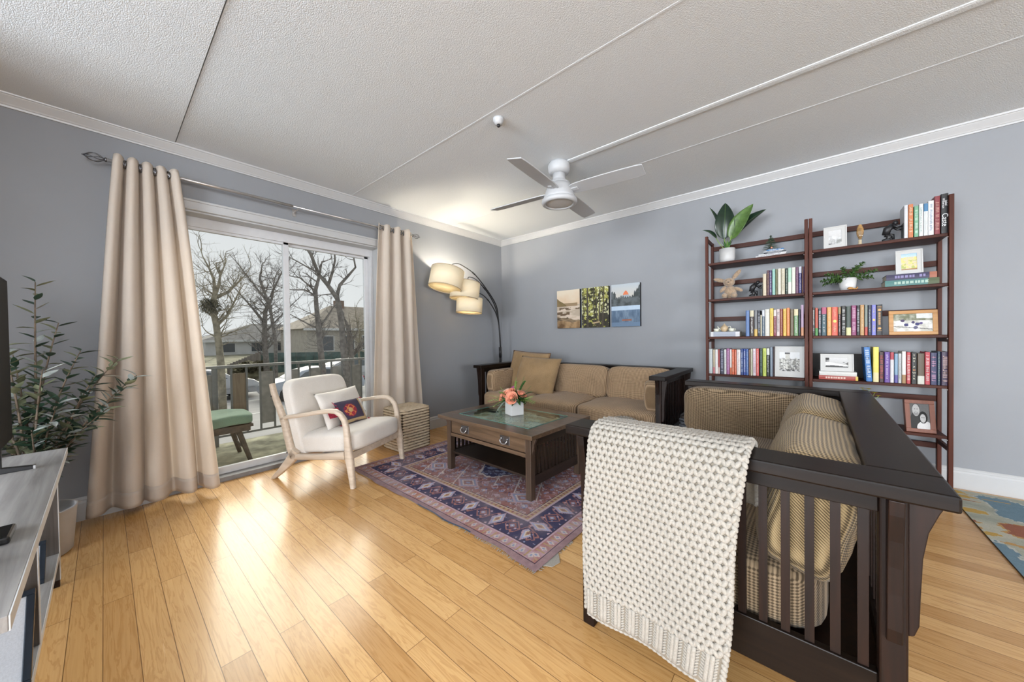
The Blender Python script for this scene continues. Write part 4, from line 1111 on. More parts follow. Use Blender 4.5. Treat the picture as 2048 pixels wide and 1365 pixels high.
def flatbook(x0, x1, z0, z1, c, acc, label, y0=YB, d=.17, marks=True, rz=0.0, group=None, foot=None):
    t = thing('book', label, 'book', ((x0 + x1) / 2, y0 + d / 2, z0), rz, group); w = x1 - x0; h = z1 - z0
    cm = flat('cover_' + c, hexc(c)); am = flat('ink_' + acc, hexc(acc))
    cv = MB(); cv.prism([(-d / 2, 0), (-d / 2 - .002, h * .5), (-d / 2, h), (d / 2, h), (d / 2, h - .0015), (-d / 2 + .004, h - .0015), (-d / 2 + .004, .0015), (d / 2, .0015), (d / 2, 0)], -w / 2, w / 2, 'x'); obj('cover', cv, cm, t)
    obj('pages', MB().box(-w / 2 + .003, w / 2 - .003, -d / 2 + .004, d / 2 - .004, .0015, h - .0015), M_pages, t)
    if marks:
        m = MB(); x = -w * .32
        while x < w * .3:
            s_ = h * rb_.uniform(.3, .55)
            if rb_.random() > .15: m.box(x, x + s_ * .7, -d / 2 - .0022, -d / 2, h * .3, h * .72)
            x += s_
        obj('title', m, am, t)
    if foot:
        m = MB(); m.prism([(-d / 2 - .0006, .0002), (-d / 2 - .0026, h * .5), (-d / 2 - .0006, h - .0002)], w * foot[0], w * foot[1], 'x'); obj('band', m, flat('ink_' + foot[2], hexc(foot[2])), t)
    return t
flatbook(3.762, 4.000, 1.3758, 1.416, '3f7f7c', 'a8c8b8', 'thick teal hardback lying flat under the purple one on the right bookcase', foot=(.30, .5, '4a5a2c'))
flatbook(3.768, 3.990, 1.4165, 1.455, '2b2450', '8a80b8', 'dark purple hardback lying flat on top of the teal one', foot=(.36, .5, 'b0603c'))
flatbook(3.424, 3.632, .7228, .753, 'b03a2c', 'e8c8b8', 'red backed book lying flat under a white one on the fourth shelf', foot=(.44, .5, 'e0c030'))
flatbook(3.426, 3.626, .7535, .783, 'dcdcd8', 'b0b0a8', 'white book lying flat on the red one, below the harbour photograph', marks=False)
flatbook(2.712, 2.927, 1.0478, 1.088, 'dedfe2', '9098a8', 'white clothbound box book lying flat under the toy tea set', marks=False, foot=(-.40, .36, 'a8b0c0'))
# fan of thin magazines on the top shelf, left bookcase
for i, (xa, xb, c, a_, nm) in enumerate(((3.045, 3.240, 'e8e8ea', '8890a0', 'white, bottom one'), (3.055, 3.232, 'e2e4e8', '606878', 'white, second from bottom'), (3.085, 3.225, '3a3f4a', 'c8ccd4', 'dark grey, middle one'), (3.095, 3.222, 'd8dce2', '485878', 'pale, second from top'), (3.105, 3.215, '3f86c4', 'e8f0f8', 'blue, topmost'))):
    flatbook(xa, xb, 1.6908 + i * .0098, 1.6908 + i * .0098 + .0092, c, a_, 'thin magazine, ' + nm + ', of the pile under the tiny fir tree', d=.20, rz=R((-4, 2, 5, -2, 3)[i]), group='magazines under the tiny fir tree')

# ---------------------------------------------------------------- pictures
def bw_hill(X, Y):
    w, h = X.max(), Y.max(); y = Y / h; f = fbm(X, Y, 40, 5); C = lerp((.55, .55, .55), (.62, .62, .62), y)
    m = (y < .62 - .25 * X / w + .1 * f); C = where(m, lerp((.30, .31, .30), (.66, .67, .68), (f - .3) * 3), C)
    C = where((y < .30 + .12 * np.sin(X / w * 6)) & (X / w < .5), lerp((.10, .10, .10), (.5, .5, .5), (f - .35) * 3), C); return C
def flower_field(X, Y):
    w, h = X.max(), Y.max(); y = Y / h; f = fbm(X, Y, 110, 2); g = fbm(X, Y, 60, 9)
    C = lerp((.50, .62, .72), (.36, .55, .72), (y - .8) * 5); C = where(y < .80, lerp((.62, .56, .40), (.72, .62, .22), (f - .4) * 5), C)
    C = where((y < .6) & (g > .52), np.array((.42, .46, .16)), C); C = where(y < .08 + .1 * X / w * 0, np.array((.35, .20, .10)), C); return C
def harbour(X, Y):
    w, h = X.max(), Y.max(); x = X / w; y = Y / h; f = fbm(X, Y, 70, 4)
    C = lerp((.42, .42, .42), (.62, .62, .62), y); C = where(y < .62 - .38 * x, lerp((.62, .62, .62), (.72, .72, .72), f), C)
    C = where(y < .16 + .04 * np.sin(x * 5), np.array((.07, .07, .07)), C); C = where((x < .16) & (y > .55), lerp((.04, .04, .04), (.35, .35, .35), (f - .4) * 4), C)
    C = where((x > .78) & (y < .6 - .4 * np.abs(x - .9)) & (f > .45), np.array((.10, .10, .10)), C); return C
def snapshot(X, Y):
    w, h = X.max(), Y.max(); x = X / w; y = Y / h; f = fbm(X, Y, 60, 12); g = fbm(X, Y, 30, 3)
    C = lerp((.16, .17, .11), (.36, .37, .30), (f - .35) * 3); C = where((y > .75) & (x > .6), lerp((.5, .52, .5), (.75, .78, .78), f), C)
    C = where(y < .62, lerp((.72, .72, .70), (.48, .47, .42), (g - .4) * 4), C)
    for cx, cy, r, c in ((.18, .46, .10, (.70, .70, .72)), (.24, .62, .08, (.08, .06, .12)), (.34, .38, .09, (.05, .05, .14)), (.46, .40, .10, (.72, .72, .74)), (.52, .52, .07, (.06, .05, .12)), (.62, .42, .09, (.05, .05, .15)), (.72, .46, .07, (.10, .08, .20)), (.58, .22, .09, (.10, .10, .20))):
        d = ((x - cx) * w / h) ** 2 + (y - cy) ** 2 + .006 * (f - .5); C = where(d < r * r, np.array(c), C)
    C = where(np.abs(y - (.30 - .18 * x)) < .018, np.array((.12, .12, .12)), C); return C
def porto_img(X, Y):
    w, h = X.max(), Y.max(); x = X / w; y = Y / h; f = fbm(X, Y, 90, 6); g = fbm(X, Y, 45, 7)
    C = lerp((.62, .64, .66), (.68, .69, .70), y); rnd = np.random.RandomState(4)
    top = .70 - .05 * np.abs(np.floor(x * 9) % 3 - 1); C = where(y < top, lerp((.24, .24, .22), (.58, .58, .54), (g - .35) * 4), C)
    for k in range(60):
        bx, by = rnd.rand(), rnd.rand() * .62; bw_, bh = .05 + .07 * rnd.rand(), .04 + .05 * rnd.rand(); s_ = rnd.rand() * .5 + .12
        C = where((x > bx) & (x < bx + bw_) & (y > by) & (y < by + bh), np.array((s_, s_, s_ * .96)), C)
        C = where((x > bx) & (x < bx + bw_) & (np.abs(y - by - bh) < .010), np.array((.08, .08, .08)), C)
    C = where((x > .30) & (x < .52) & (y > .6) & (y < .92), lerp((.42, .42, .40), (.58, .57, .52), f), C); C = where((x > .27) & (x < .53) & (y > .90) & (y < .985), np.array((.10, .10, .10)), C)
    C = where((np.abs(x * 8 % 1 - .5) < .12) & (np.abs(y * 14 % 1 - .5) < .2) & (y < .62), np.array((.12, .12, .12)), C)
    C = where(y < .10, lerp((.05, .05, .05), (.5, .5, .5), (f - .42) * 6), C); return C
def couple_img(X, Y):
    w, h = X.max(), Y.max(); x = X / w; y = Y / h; f = fbm(X, Y, 60, 2)
    C = lerp((.10, .10, .10), (.16, .16, .16), x); E = lambda cx, cy, rx, ry: ((x - cx) / rx) ** 2 + ((y - cy) / ry) ** 2 < 1
    C = where(E(.30, .18, .34, .50), np.array((.035, .035, .035)), C); C = where(E(.75, .05, .42, .26), np.array((.66, .66, .66)), C)
    C = where(E(.67, .46, .23, .24), np.array((.012, .012, .012)), C); C = where(E(.32, .84, .20, .16), np.array((.06, .06, .06)), C)
    C = where(E(.32, .74, .19, .24), np.array((.42, .42, .42)), C); C = where(E(.32, .60, .14, .08), np.array((.26, .26, .26)), C)
    C = where(E(.66, .42, .15, .17), np.array((.48, .48, .48)), C)
    for cx, cy in ((.26, .78), (.39, .78), (.61, .45), (.71, .45)): C = where(E(cx, cy, .030, .016), np.array((.05, .05, .05)), C)
    C = where(E(.32, .65, .06, .012), np.array((.58, .58, .58)), C); C = where(E(.66, .355, .04, .010), np.array((.56, .56, .56)), C); return C
def picture(name, label, cat, x0, x1, z0, h, border, fn, fmat, y=-.262, lean=8, depth=.012, nx=60, matw=0.0, mmat=None, rz=0.0, sides=True):
    w = x1 - x0; t = thing(name, label, cat, ((x0 + x1) / 2, y, z0 + .001), rz); t.rotation_euler = (R(-lean), 0, rz)
    f = MB(); b = border
    f.box(-w / 2, w / 2, 0, depth, 0, b); f.box(-w / 2, w / 2, 0, depth, h - b, h); f.box(-w / 2, -w / 2 + b, 0, depth, b, h - b); f.box(w / 2 - b, w / 2, 0, depth, b, h - b)
    obj('frame', f, fmat, t, bevel=.0015)
    obj('backing', MB().box(-w / 2 + .002, w / 2 - .002, depth - .004, depth, .002, h - .002), mmat or M_paper, t)
    if matw: 
        m = MB(); c = b + matw
        m.box(-w / 2 + b, w / 2 - b, .003, .005, b, c); m.box(-w / 2 + b, w / 2 - b, .003, .005, h - c, h - b); m.box(-w / 2 + b, -w / 2 + c, .003, .005, c, h - c); m.box(w / 2 - c, w / 2 - b, .003, .005, c, h - c); obj('mat', m, mmat or M_paper, t)
    else: c = b
    iw, ih = w - 2 * c, h - 2 * c
    colorgrid('picture', iw, ih, fn, M_print, t, lambda x, y_: (x - iw / 2, .0055, y_ + c), nx, int(nx * ih / iw))
    st = MB(); st.prism([(depth, h * .15), (depth, h * .6), (depth + h * .22, 0.004)], -.004, .004, 'x'); 
    return t
M_wframe = plain('white_frame', (.50, .50, .49), rough=.4, noise=.01)
M_gframe = wood('honey_oak_frame', (.36, .17, .045), (.50, .26, .075), rough=.4, axis='X')
M_bframe = wood('reddish_walnut_frame', (.15, .048, .026), (.22, .075, .042), rough=.4, axis='Z')
picture('picture_frame', 'small white frame with grey landscape, leaning on the top shelf of the right bookcase', 'picture frame', 3.452, 3.578, 1.6905, .163, .008, bw_hill, M_wframe, matw=.020)
picture('picture_frame', 'white frame with a yellow flower field picture, standing on the flat purple book', 'picture frame', 3.815, 3.938, 1.4555, .163, .008, flower_field, M_wframe, matw=.018)
picture('picture_frame', 'honey oak frame with a group snapshot on the third shelf, right bookcase', 'picture frame', 3.784, 4.001, 1.0475, .163, .022, snapshot, M_gframe, lean=6, nx=90)
picture('picture_frame', 'white frame with black and white harbour photograph, standing on flat books', 'picture frame', 3.433, 3.613, .7835, .128, .007, harbour, M_wframe, matw=.022)
cp = picture('picture_frame', 'reddish wooden frame with black and white portrait of two people on the low shelf', 'picture frame', 3.862, 3.998, .4005, .212, .024, couple_img, M_bframe, lean=10, rz=R(8), nx=80, depth=.03)
pt = picture('framed_print', 'white framed black and white town print on the fourth shelf, left bookcase', 'picture frame', 3.160, 3.342, .7225, .242, .006, lambda X, Y: porto_img(X, Y), M_wframe, lean=5, matw=.0, nx=10)
for o in list(pt.children):
    if o.name.startswith('picture'): bpy.data.objects.remove(o)
obj('mat', MB().box(-.085, .085, .003, .006, .006, .236), M_paper, pt)
colorgrid('picture', .124, .150, porto_img, M_print, pt, lambda x, y_: (x - .062, .0022, y_ + .046), 100, 120)
gl_ = flat('ink_light_grey', (.50, .51, .52))
text_obj('title', 'PORTO', .034, gl_, pt, Matrix.Translation((0, .0022, .214)) @ Matrix.Rotation(R(90), 4, 'X'), sx=1.15)
text_obj('title', 'PORTUGAL', .020, gl_, pt, Matrix.Translation((0, .0022, .026)) @ Matrix.Rotation(R(90), 4, 'X'), sx=1.15)

# ---------------------------------------------------------------- ornaments on the shelves
M_pot = plain('pale_grey_ceramic', (.50, .50, .50), rough=.5, noise=.03)
M_rub = plain('rubber_plant_leaf', (.010, .026, .014), rough=.28, noise=.2); M_rubl = plain('rubber_plant_young_leaf', (.085, .16, .040), rough=.35, noise=.25, nscale=30)
rp = thing('rubber_plant', 'broad dark leaved rubber plant in grey pot on top of the left bookcase', 'plant', (2.830, -.215, 1.6905))
obj('pot', MB().lathe([(.050, 0), (.058, .03), (.060, .118), (.056, .118), (.055, .10)], 32), M_pot, rp, True)
obj('soil', MB().lathe([(.055, .095), (.054, .104)], 24), M_wickd, rp, True)
def bigleaf(nm, base, tip, width, nrm, mat, up=.04):
    base, tip = Vector(base), Vector(tip); d = tip - base; L_ = d.length; d.normalize(); n = Vector(nrm).normalized(); s = d.cross(n).normalized(); n = s.cross(d)
    mb = MB(); 
    def fn(a, b):
        w = width * .5 * (math.sin(PI * b ** .72)) ** .75 if 0 < b < 1 else 0
        x = (a - .5) * 2; p = base + d * L_ * b + s * w * x + n * (up * math.sin(PI * b) - abs(x) ** 1.5 * w * -.35)
        return tuple(p)
    mb.grid(fn, 8, 14); lo = obj(nm, mb, mat, rp, True, solid=.0012)
    mr = MB(); mr.tube([fn(.5, b / 10) for b in range(11)], .0016, 5); obj('midrib', mr, M_rubl, lo, True)
stm = [((0, 0, .10), (-.015, 0, .16), (-.02, 0, .22)), ((.01, 0, .10), (.02, -.01, .17), (.035, -.02, .225)), ((-.01, 0, .10), (-.06, 0, .18), (-.085, 0, .232)), ((0, .01, .1), (-.02, .02, .2), (-.045, .03, .26))]
for s_ in stm: obj('stem', MB().tube(s_, .003, 6), M_leafl, rp, True)
bigleaf('leaf', (-.020, 0, .205), (-.012, .0, .520), .150, (0.15, -1, .05), M_rub, .02)
bigleaf('leaf', (.030, -.015, .190), (.190, -.02, .455), .135, (-.5, -1, -.1), M_rubl, .02)
bigleaf('leaf', (.060, .0, .225), (.275, .0, .395), .110, (-.4, -.8, .5), M_rub, .02)
bigleaf('leaf', (-.045, .03, .225), (-.135, .02, .515), .060, (.8, -.5, .2), M_rub, .02)
bigleaf('leaf', (-.080, 0, .225), (-.190, 0, .320), .040, (.2, -.6, .7), M_rub, .02)
for k in range(9):
    a = k * .7; m = MB(); leaf(m, (0, 0, .10), (math.cos(a) * .35, math.sin(a) * .35, 1), (math.cos(a), math.sin(a), 0), .10, .018, -.1, 5); obj('sheath', m, M_rubl if k % 2 else M_leafd, rp, True)
# tiny fir tree
M_fir = plain('fir_needles', (.030, .055, .030), rough=.8, noise=.3)
ft = thing('miniature_fir_tree', 'tiny artificial fir tree standing on the pile of magazines', 'ornament', (3.135, -.22, 1.7398))
tr = MB(); tr.tube([(0, 0, .004), (0, 0, .125)], .003, 6); tr.lathe([(.018, 0), (.018, .006)], 12); obj('trunk', tr, M_wickd, ft)
nd = MB(); rn = random.Random(2)
for k in range(150):
    h = rn.random() ** .8; z = .018 + .105 * h; r = .055 * (1 - h) + .006; a = rn.uniform(0, 2 * PI)
    nd.tube([(0, 0, z), (r * math.cos(a), r * math.sin(a), z - .010 * (1 - h) + .004)], [.0022, .0006], 4)
obj('needles', nd, M_fir, ft)
obj('bauble', MB().ell((.006, -.020, .022), (.007, .007, .007)), M_rose, ft, True)
# plush rabbit
M_plush = plain('beige_plush', (.34, .245, .165), rough=1.0, noise=.25, nscale=150, bmp=.8, sheen=.5)
M_plushd = plain('dark_plush_detail', (.03, .02, .015), rough=.4)
rb2 = thing('plush_rabbit', 'beige plush toy rabbit with long ears sitting on the second shelf, left bookcase', 'soft toy', (2.850, -.20, 1.3755))
obj('body', MB().ell((0, 0, .055), (.048, .040, .058), None, 16, 10), M_plush, rb2, True)
hd = MB(); hd.ell((-.006, -.020, .142), (.044, .038, .038), None, 16, 10); hd.ell((-.004, -.050, .133), (.022, .016, .018), None, 12, 8); obj('head', hd, M_plush, rb2, True)
for (x, z, a) in ((-.078, .168, 72), (.046, .205, -38)):
    A = Matrix.Rotation(R(-a), 3, 'Y'); e = obj('ear', MB().ell((x, -.004, z), (.018, .009, .052), A, 12, 8), M_plush, rb2, True)
for (x, z, a) in ((-.052, .085, 40), (.062, .075, -62)): obj('arm', MB().ell((x, -.018, z), (.016, .016, .036), Matrix.Rotation(R(a), 3, 'Y'), 10, 8), M_plush, rb2, True)
for x in (-.036, .034): 
    l = MB(); l.ell((x, -.045, .024), (.024, .036, .0235), None, 12, 8); obj('leg', l, M_plush, rb2, True)
for x in (-.022, .012): obj('eye', MB().ell((x, -.052, .153), (.004, .003, .004)), M_plushd, rb2, True)
obj('nose', MB().ell((-.004, -.066, .138), (.006, .003, .004)), M_plushd, rb2, True)
# crouching figure bookends
M_iron = plain('black_cast_iron', (.012, .012, .014), rough=.45, noise=.2)
def bookend(loc, label, s=1.0, push=1):
    t = thing('figure_bookend', label, 'bookend', loc); 
    p = MB(); p.box(-.045 * s, .046 * s, -.035, .035, 0, .004); p.box(.043 * s, .046 * s, -.035, .035, .004, .10 * s); obj('plate', p, M_iron, t)
    b = MB(); b.tube([(-.028 * s, 0, .006), (-.012 * s, 0, .030 * s), (-.030 * s, 0, .045 * s)], [.011 * s, .013 * s, .014 * s], 10)
    b.tube([(-.030 * s, 0, .045 * s), (-.022 * s, 0, .080 * s), (.004 * s, 0, .105 * s)], [.018 * s, .021 * s, .016 * s], 10)
    b.ell((.014 * s, 0, .116 * s), (.014 * s, .012 * s, .015 * s)); 
    b.tube([(.0, -.014, .100 * s), (.022 * s, -.018, .082 * s), (.040 * s, -.012, .085 * s)], [.009 * s, .007 * s, .006 * s], 8)
    b.tube([(.0, .014, .100 * s), (.024 * s, .018, .074 * s), (.040 * s, .012, .070 * s)], [.009 * s, .007 * s, .006 * s], 8)
    b.tube([(-.026 * s, .012, .048 * s), (.004 * s, .014, .040 * s), (.006 * s, .012, .008)], [.012 * s, .010 * s, .007 * s], 8)
    b.ell((-.026 * s, 0, .012 * s), (.022 * s, .016 * s, .010 * s)); obj('figure', b, M_iron, t, True); return t
bookend((3.035, -.235, 1.3755), 'black iron bookend of a crouching figure beside the short buff book', 1.0)
bookend((3.802, -.235, 1.6905), 'black iron bookend of a crouching figure, on the top shelf right bookcase', 1.05)
# toy tea set
M_china = plain('cream_china', (.66, .66, .56), rough=.2, noise=.08, nscale=60); M_chinab = plain('tan_china', (.50, .38, .24), rough=.25, noise=.1)
tpt = thing('toy_teapot', 'tiny tan and cream china teapot on the white box book', 'teapot', (2.806, -.215, 1.0885))
obj('body', MB().lathe([(.014, 0), (.022, .006), (.031, .026), (.028, .042), (.015, .052), (.014, .054)], 20), M_chinab, tpt, True)
obj('lid', MB().lathe([(.015, .053), (.012, .060), (.004, .064), (.005, .070), (.002, .073)], 16), M_chinab, tpt, True)
obj('spout', MB().tube([(-.026, 0, .022), (-.042, 0, .030), (-.052, 0, .048)], [.008, .006, .004], 8), M_china, tpt, True)
obj('handle', MB().tube([(.024, 0, .044), (.042, 0, .048), (.050, 0, .034), (.038, 0, .018), (.028, 0, .014)], .003, 6), M_china, tpt, True)
for x, lb in ((2.748, 'left of'), (2.862, 'right of')):
    c = thing('toy_teacup', 'tiny cream china cup and saucer ' + lb + ' the toy teapot', 'cup', (x, -.235, 1.0885))
    obj('saucer', MB().lathe([(.012, 0), (.030, .005), (.031, .0065), (.013, .003)], 20), M_china, c, True)
    obj('cup', MB().lathe([(.010, .004), (.018, .010), (.023, .028), (.021, .028), (.016, .011)], 20, close=False), M_china, c, True)
    obj('handle', MB().tube([(.021, 0, .024), (.031, 0, .024), (.031, 0, .014), (.019, 0, .012)], .0018, 6), M_china, c, True)
# bottlebrush tree in a clear dome
M_clear = glassy('clear_glass', (.97, .97, .97)); M_gold = plain('gold_bristle', (.55, .33, .12), rough=.5, noise=.3)
bt = thing('glass_tree_ornament', 'slim clear glass tree ornament with gold inside on a pale foot', 'ornament', (3.646, -.235, 1.6905))
obj('foot', MB().lathe([(.020, 0), (.020, .005), (.009, .010), (.009, .038)], 20), plain('pale_wood', (.60, .50, .34), rough=.6), bt, True)
obj('glass_shell', MB().lathe([(.009, .038), (.020, .056), (.0215, .075), (.014, .125), (.006, .165), (.001, .190)], 20), M_clear, bt, True)
gm = MB(); 
for k in range(14):
    zz = .046 + k * .0075; r = .018 * math.sin(PI * (k + 2) / 17); gm.tube([(r * math.cos(2 * PI * i / 12), r * math.sin(2 * PI * i / 12), zz) for i in range(12)], .0022, 5, closed=True)
obj('gold_coil', gm, M_gold, bt, True)
# trailing succulent in white pot
sp_ = thing('succulent_plant', 'spiky green succulent in white pot on the second shelf, right bookcase', 'plant', (3.583, -.215, 1.3755))
obj('pot', MB().lathe([(.040, 0), (.045, .03), (.051, .088), (.047, .088), (.044, .070)], 32), M_vase, sp_, True)
lv = MB(); st_ = MB(); rs_ = random.Random(8)
M_succ = plain('succulent_leaf', (.050, .105, .022), rough=.5, noise=.35, nscale=50)
for (dx, dy, dz, L_) in ((-1, -.3, .25, .13), (-.8, .2, .7, .13), (-.2, -.1, 1, .12), (.5, 0, 1, .16), (.9, -.2, .55, .15), (.3, -.4, .8, .13), (-.6, -.6, .15, .10), (.9, .2, .3, .12), (-.9, 0, .05, .11)):
    d = Vector((dx, dy, dz)).normalized(); P0 = Vector((dx * .02, dy * .02, .078)); pts = [P0 + d * L_ * t / 8 + Vector((0, 0, -.03 * (t / 8) ** 2)) for t in range(9)]; st_.tube(pts, .003, 6)
    for i in range(22):
        t = .10 + .90 * i / 21; p = P0 + d * L_ * t + Vector((0, 0, -.03 * t * t)); q = d.orthogonal().normalized(); q.rotate(Matrix.Rotation(i * 2.4, 3, d)); leaf(lv, p, q + d * .6, d, .036 * (1.1 - .5 * t), .017, .1, 3)
obj('leaves', lv, M_succ, sp_, True, solid=.0012); obj('stems', st_, M_leafd, sp_, True)
an = thing('animal_figurine', 'tiny golden animal figurine in front of the white succulent pot', 'figurine', (3.605, -.272, 1.3755))
f = MB(); f.ell((-.012, 0, .010), (.016, .006, .009)); f.ell((.006, 0, .006), (.012, .006, .006)); obj('body', f, M_gframe, an, True)
f = MB(); f.ell((.024, 0, .011), (.005, .004, .006)); f.ell((.018, 0, .005), (.007, .004, .005)); obj('head', f, M_gframe, an, True)
# yellow flowers on the low shelf, showing above the sofa back
M_yel = plain('yellow_blossom', (.50, .38, .03), rough=.6, noise=.2)
yf = thing('yellow_flower_vase', 'small dark vase with yellow blossoms behind the loveseat on the low shelf', 'flowers', (3.695, -.215, .4005))
obj('vase_body', MB().lathe([(.022, 0), (.035, .03), (.034, .08), (.014, .13), (.018, .14)], 20), M_dwoodz, yf, True)
bl = MB(); ss = MB()
for k, (x, y, z) in enumerate(((-.035, 0, .262), (-.005, -.02, .262), (.025, .0, .235), (.045, 0, .215), (-.02, .02, .245))):
    ss.tube([(0, 0, .12), (x * .5, y * .5, .19), (x, y, z)], .0015, 5)
    for q in range(6): a = q * PI / 3; leaf(bl, (x, y, z), (math.cos(a), math.sin(a), .6), (0, 0, 1), .018, .012, .2, 3)
obj('blossoms', bl, M_yel, yf, True); obj('stems', ss, M_leafl, yf, True)
# ---------------------------------------------------------------- canvases on the back wall
def art1(X, Y):
    w, h = X.max(), Y.max(); x = X / w; y = Y / h; f = fbm(X, Y, 14, 1); g = fbm(X * .5, Y * 1.6, 22, 6)
    C = lerp((.62, .47, .33), (.66, .58, .46), (y - .6) * 2.5 + (f - .5)); C = where(y < .62, lerp((.60, .50, .41), (.42, .35, .27), (g - .4) * 4), C)
    C = where((y < .66) & (y > .575) & (x < .9), np.array((.28, .20, .12)), C); C = where((x < .42) & (y > .58) & (y < .79 - .42 * x + .06 * (f - .5)), lerp((.13, .10, .045), (.24, .17, .08), f), C)
    for a, b, c, d in ((.10, .62, .48, .54), (.0, .25, .36, .43), (.15, .55, .33, .385), (.82, 1, .49, .53), (.42, .56, .36, .42)):
        C = where((x > a) & (x < b) & (y > c) & (y < d + .03 * (f - .5)) & (g > .36), np.array((.13, .09, .055)), C)
    C = where(y < .30 - .10 * x + .10 * (f - .5), lerp((.075, .055, .035), (.26, .19, .12), (g - .35) * 4), C)
    C = where(y < .17 + .08 * (f - .5) + .03 * np.sin(7 * x), lerp((.13, .075, .035), (.36, .24, .13), (f - .3) * 3), C); return C
def art2(X, Y):
    w, h = X.max(), Y.max(); x = X / w; y = Y / h; f = fbm(X, Y, 26, 3); g = fbm(X, Y, 60, 5)
    C = lerp((.035, .035, .018), (.34, .34, .085), (f - .42) * 5); C = where((g > .60) & (y > .25), np.array((.62, .62, .38)), C)
    C = where((y < .35) & (f < .58), np.array((.035, .033, .022)), C); C = where((x + .9 * (1 - y) > 1.30) & (g < .60), np.array((.045, .042, .030)), C)
    for cx, wd, sl in ((.22, .07, .0), (.45, .035, .02), (.56, .03, .01), (.70, .045, -.05), (.84, .05, -.06), (.06, .025, .0)):
        C = where(np.abs(x - cx - sl * (1 - y)) < wd / 2 * (1.2 - .5 * y), lerp((.045, .035, .028), (.10, .085, .065), g), C)
    C = where((np.abs(x - .62 - .01 * y) < .014) & (y > .2) & (y < .6), np.array((.46, .44, .18)), C); C = where((np.abs(y - (.11 + .12 * (x - .45))) < .018) & (x > .42) & (x < .68), np.array((.45, .34, .20)), C); return C
def art3(X, Y):
    w, h = X.max(), Y.max(); x = X / w; y = Y / h; f = fbm(X, Y, 24, 9); g = fbm(X, Y * .3, 50, 2)
    C = lerp((.55, .54, .50), (.42, .50, .58), (y - .75) * 3)
    dome = .60 + .24 * np.exp(-((x - .52) / .15) ** 2) ; C = where((y < dome) & (x > .3) & (x < .75), lerp((.30, .36, .40), (.50, .52, .54), f * 1.6 - .3), C)
    C = where((y < dome) & (y > .745) & (x > .38), np.array((.70, .20, .09)), C)
    tr = .62 + .10 * f + np.where(x < .16, .13, 0) + np.where(x > .72, (x - .72) * .9, 0) + .05 * np.abs(np.sin(x * 40)); C = where(y < tr, lerp((.055, .065, .065), (.12, .14, .15), (f - .3) * 3), C)
    C = where(y < .485, lerp((.40, .52, .66), (.50, .62, .74), f), C); C = where(y < .385, lerp((.10, .155, .24), (.20, .28, .38), (g - .3) * 2.2), C)
    C = where(y < .385, C * (.75 + .5 * y[..., None]), C); C = where((np.abs(y - .15) < .018) & (x > .38) & (x < .72), np.array((.30, .12, .08)), C); C = where(y < .10, np.array((.14, .21, .31)), C); return C
M_cedge = plain('canvas_edge_black', (.02, .02, .022), rough=.8)
for (x0, x1, fn, lb) in ((.966, 1.286, art1, 'canvas print of a sandy beach at dusk, left one above the long sofa'), (1.314, 1.652, art2, 'canvas print of sunlit redwood forest, middle one above the long sofa'), (1.686, 2.006, art3, 'canvas print of snowy lake and granite dome, right one above the long sofa')):
    t = thing('canvas_print', lb, 'picture', (x0, -.0385, 1.165), 0, 'three canvas prints above the sofa'); w, h = x1 - x0, .468
    obj('stretcher', MB().box(0, w, .001, .038, 0, h), M_cedge, t, bevel=.002)
    colorgrid('picture', w, h, fn, M_canvas, t, lambda x, y: (x, 0, y), 130, 190)

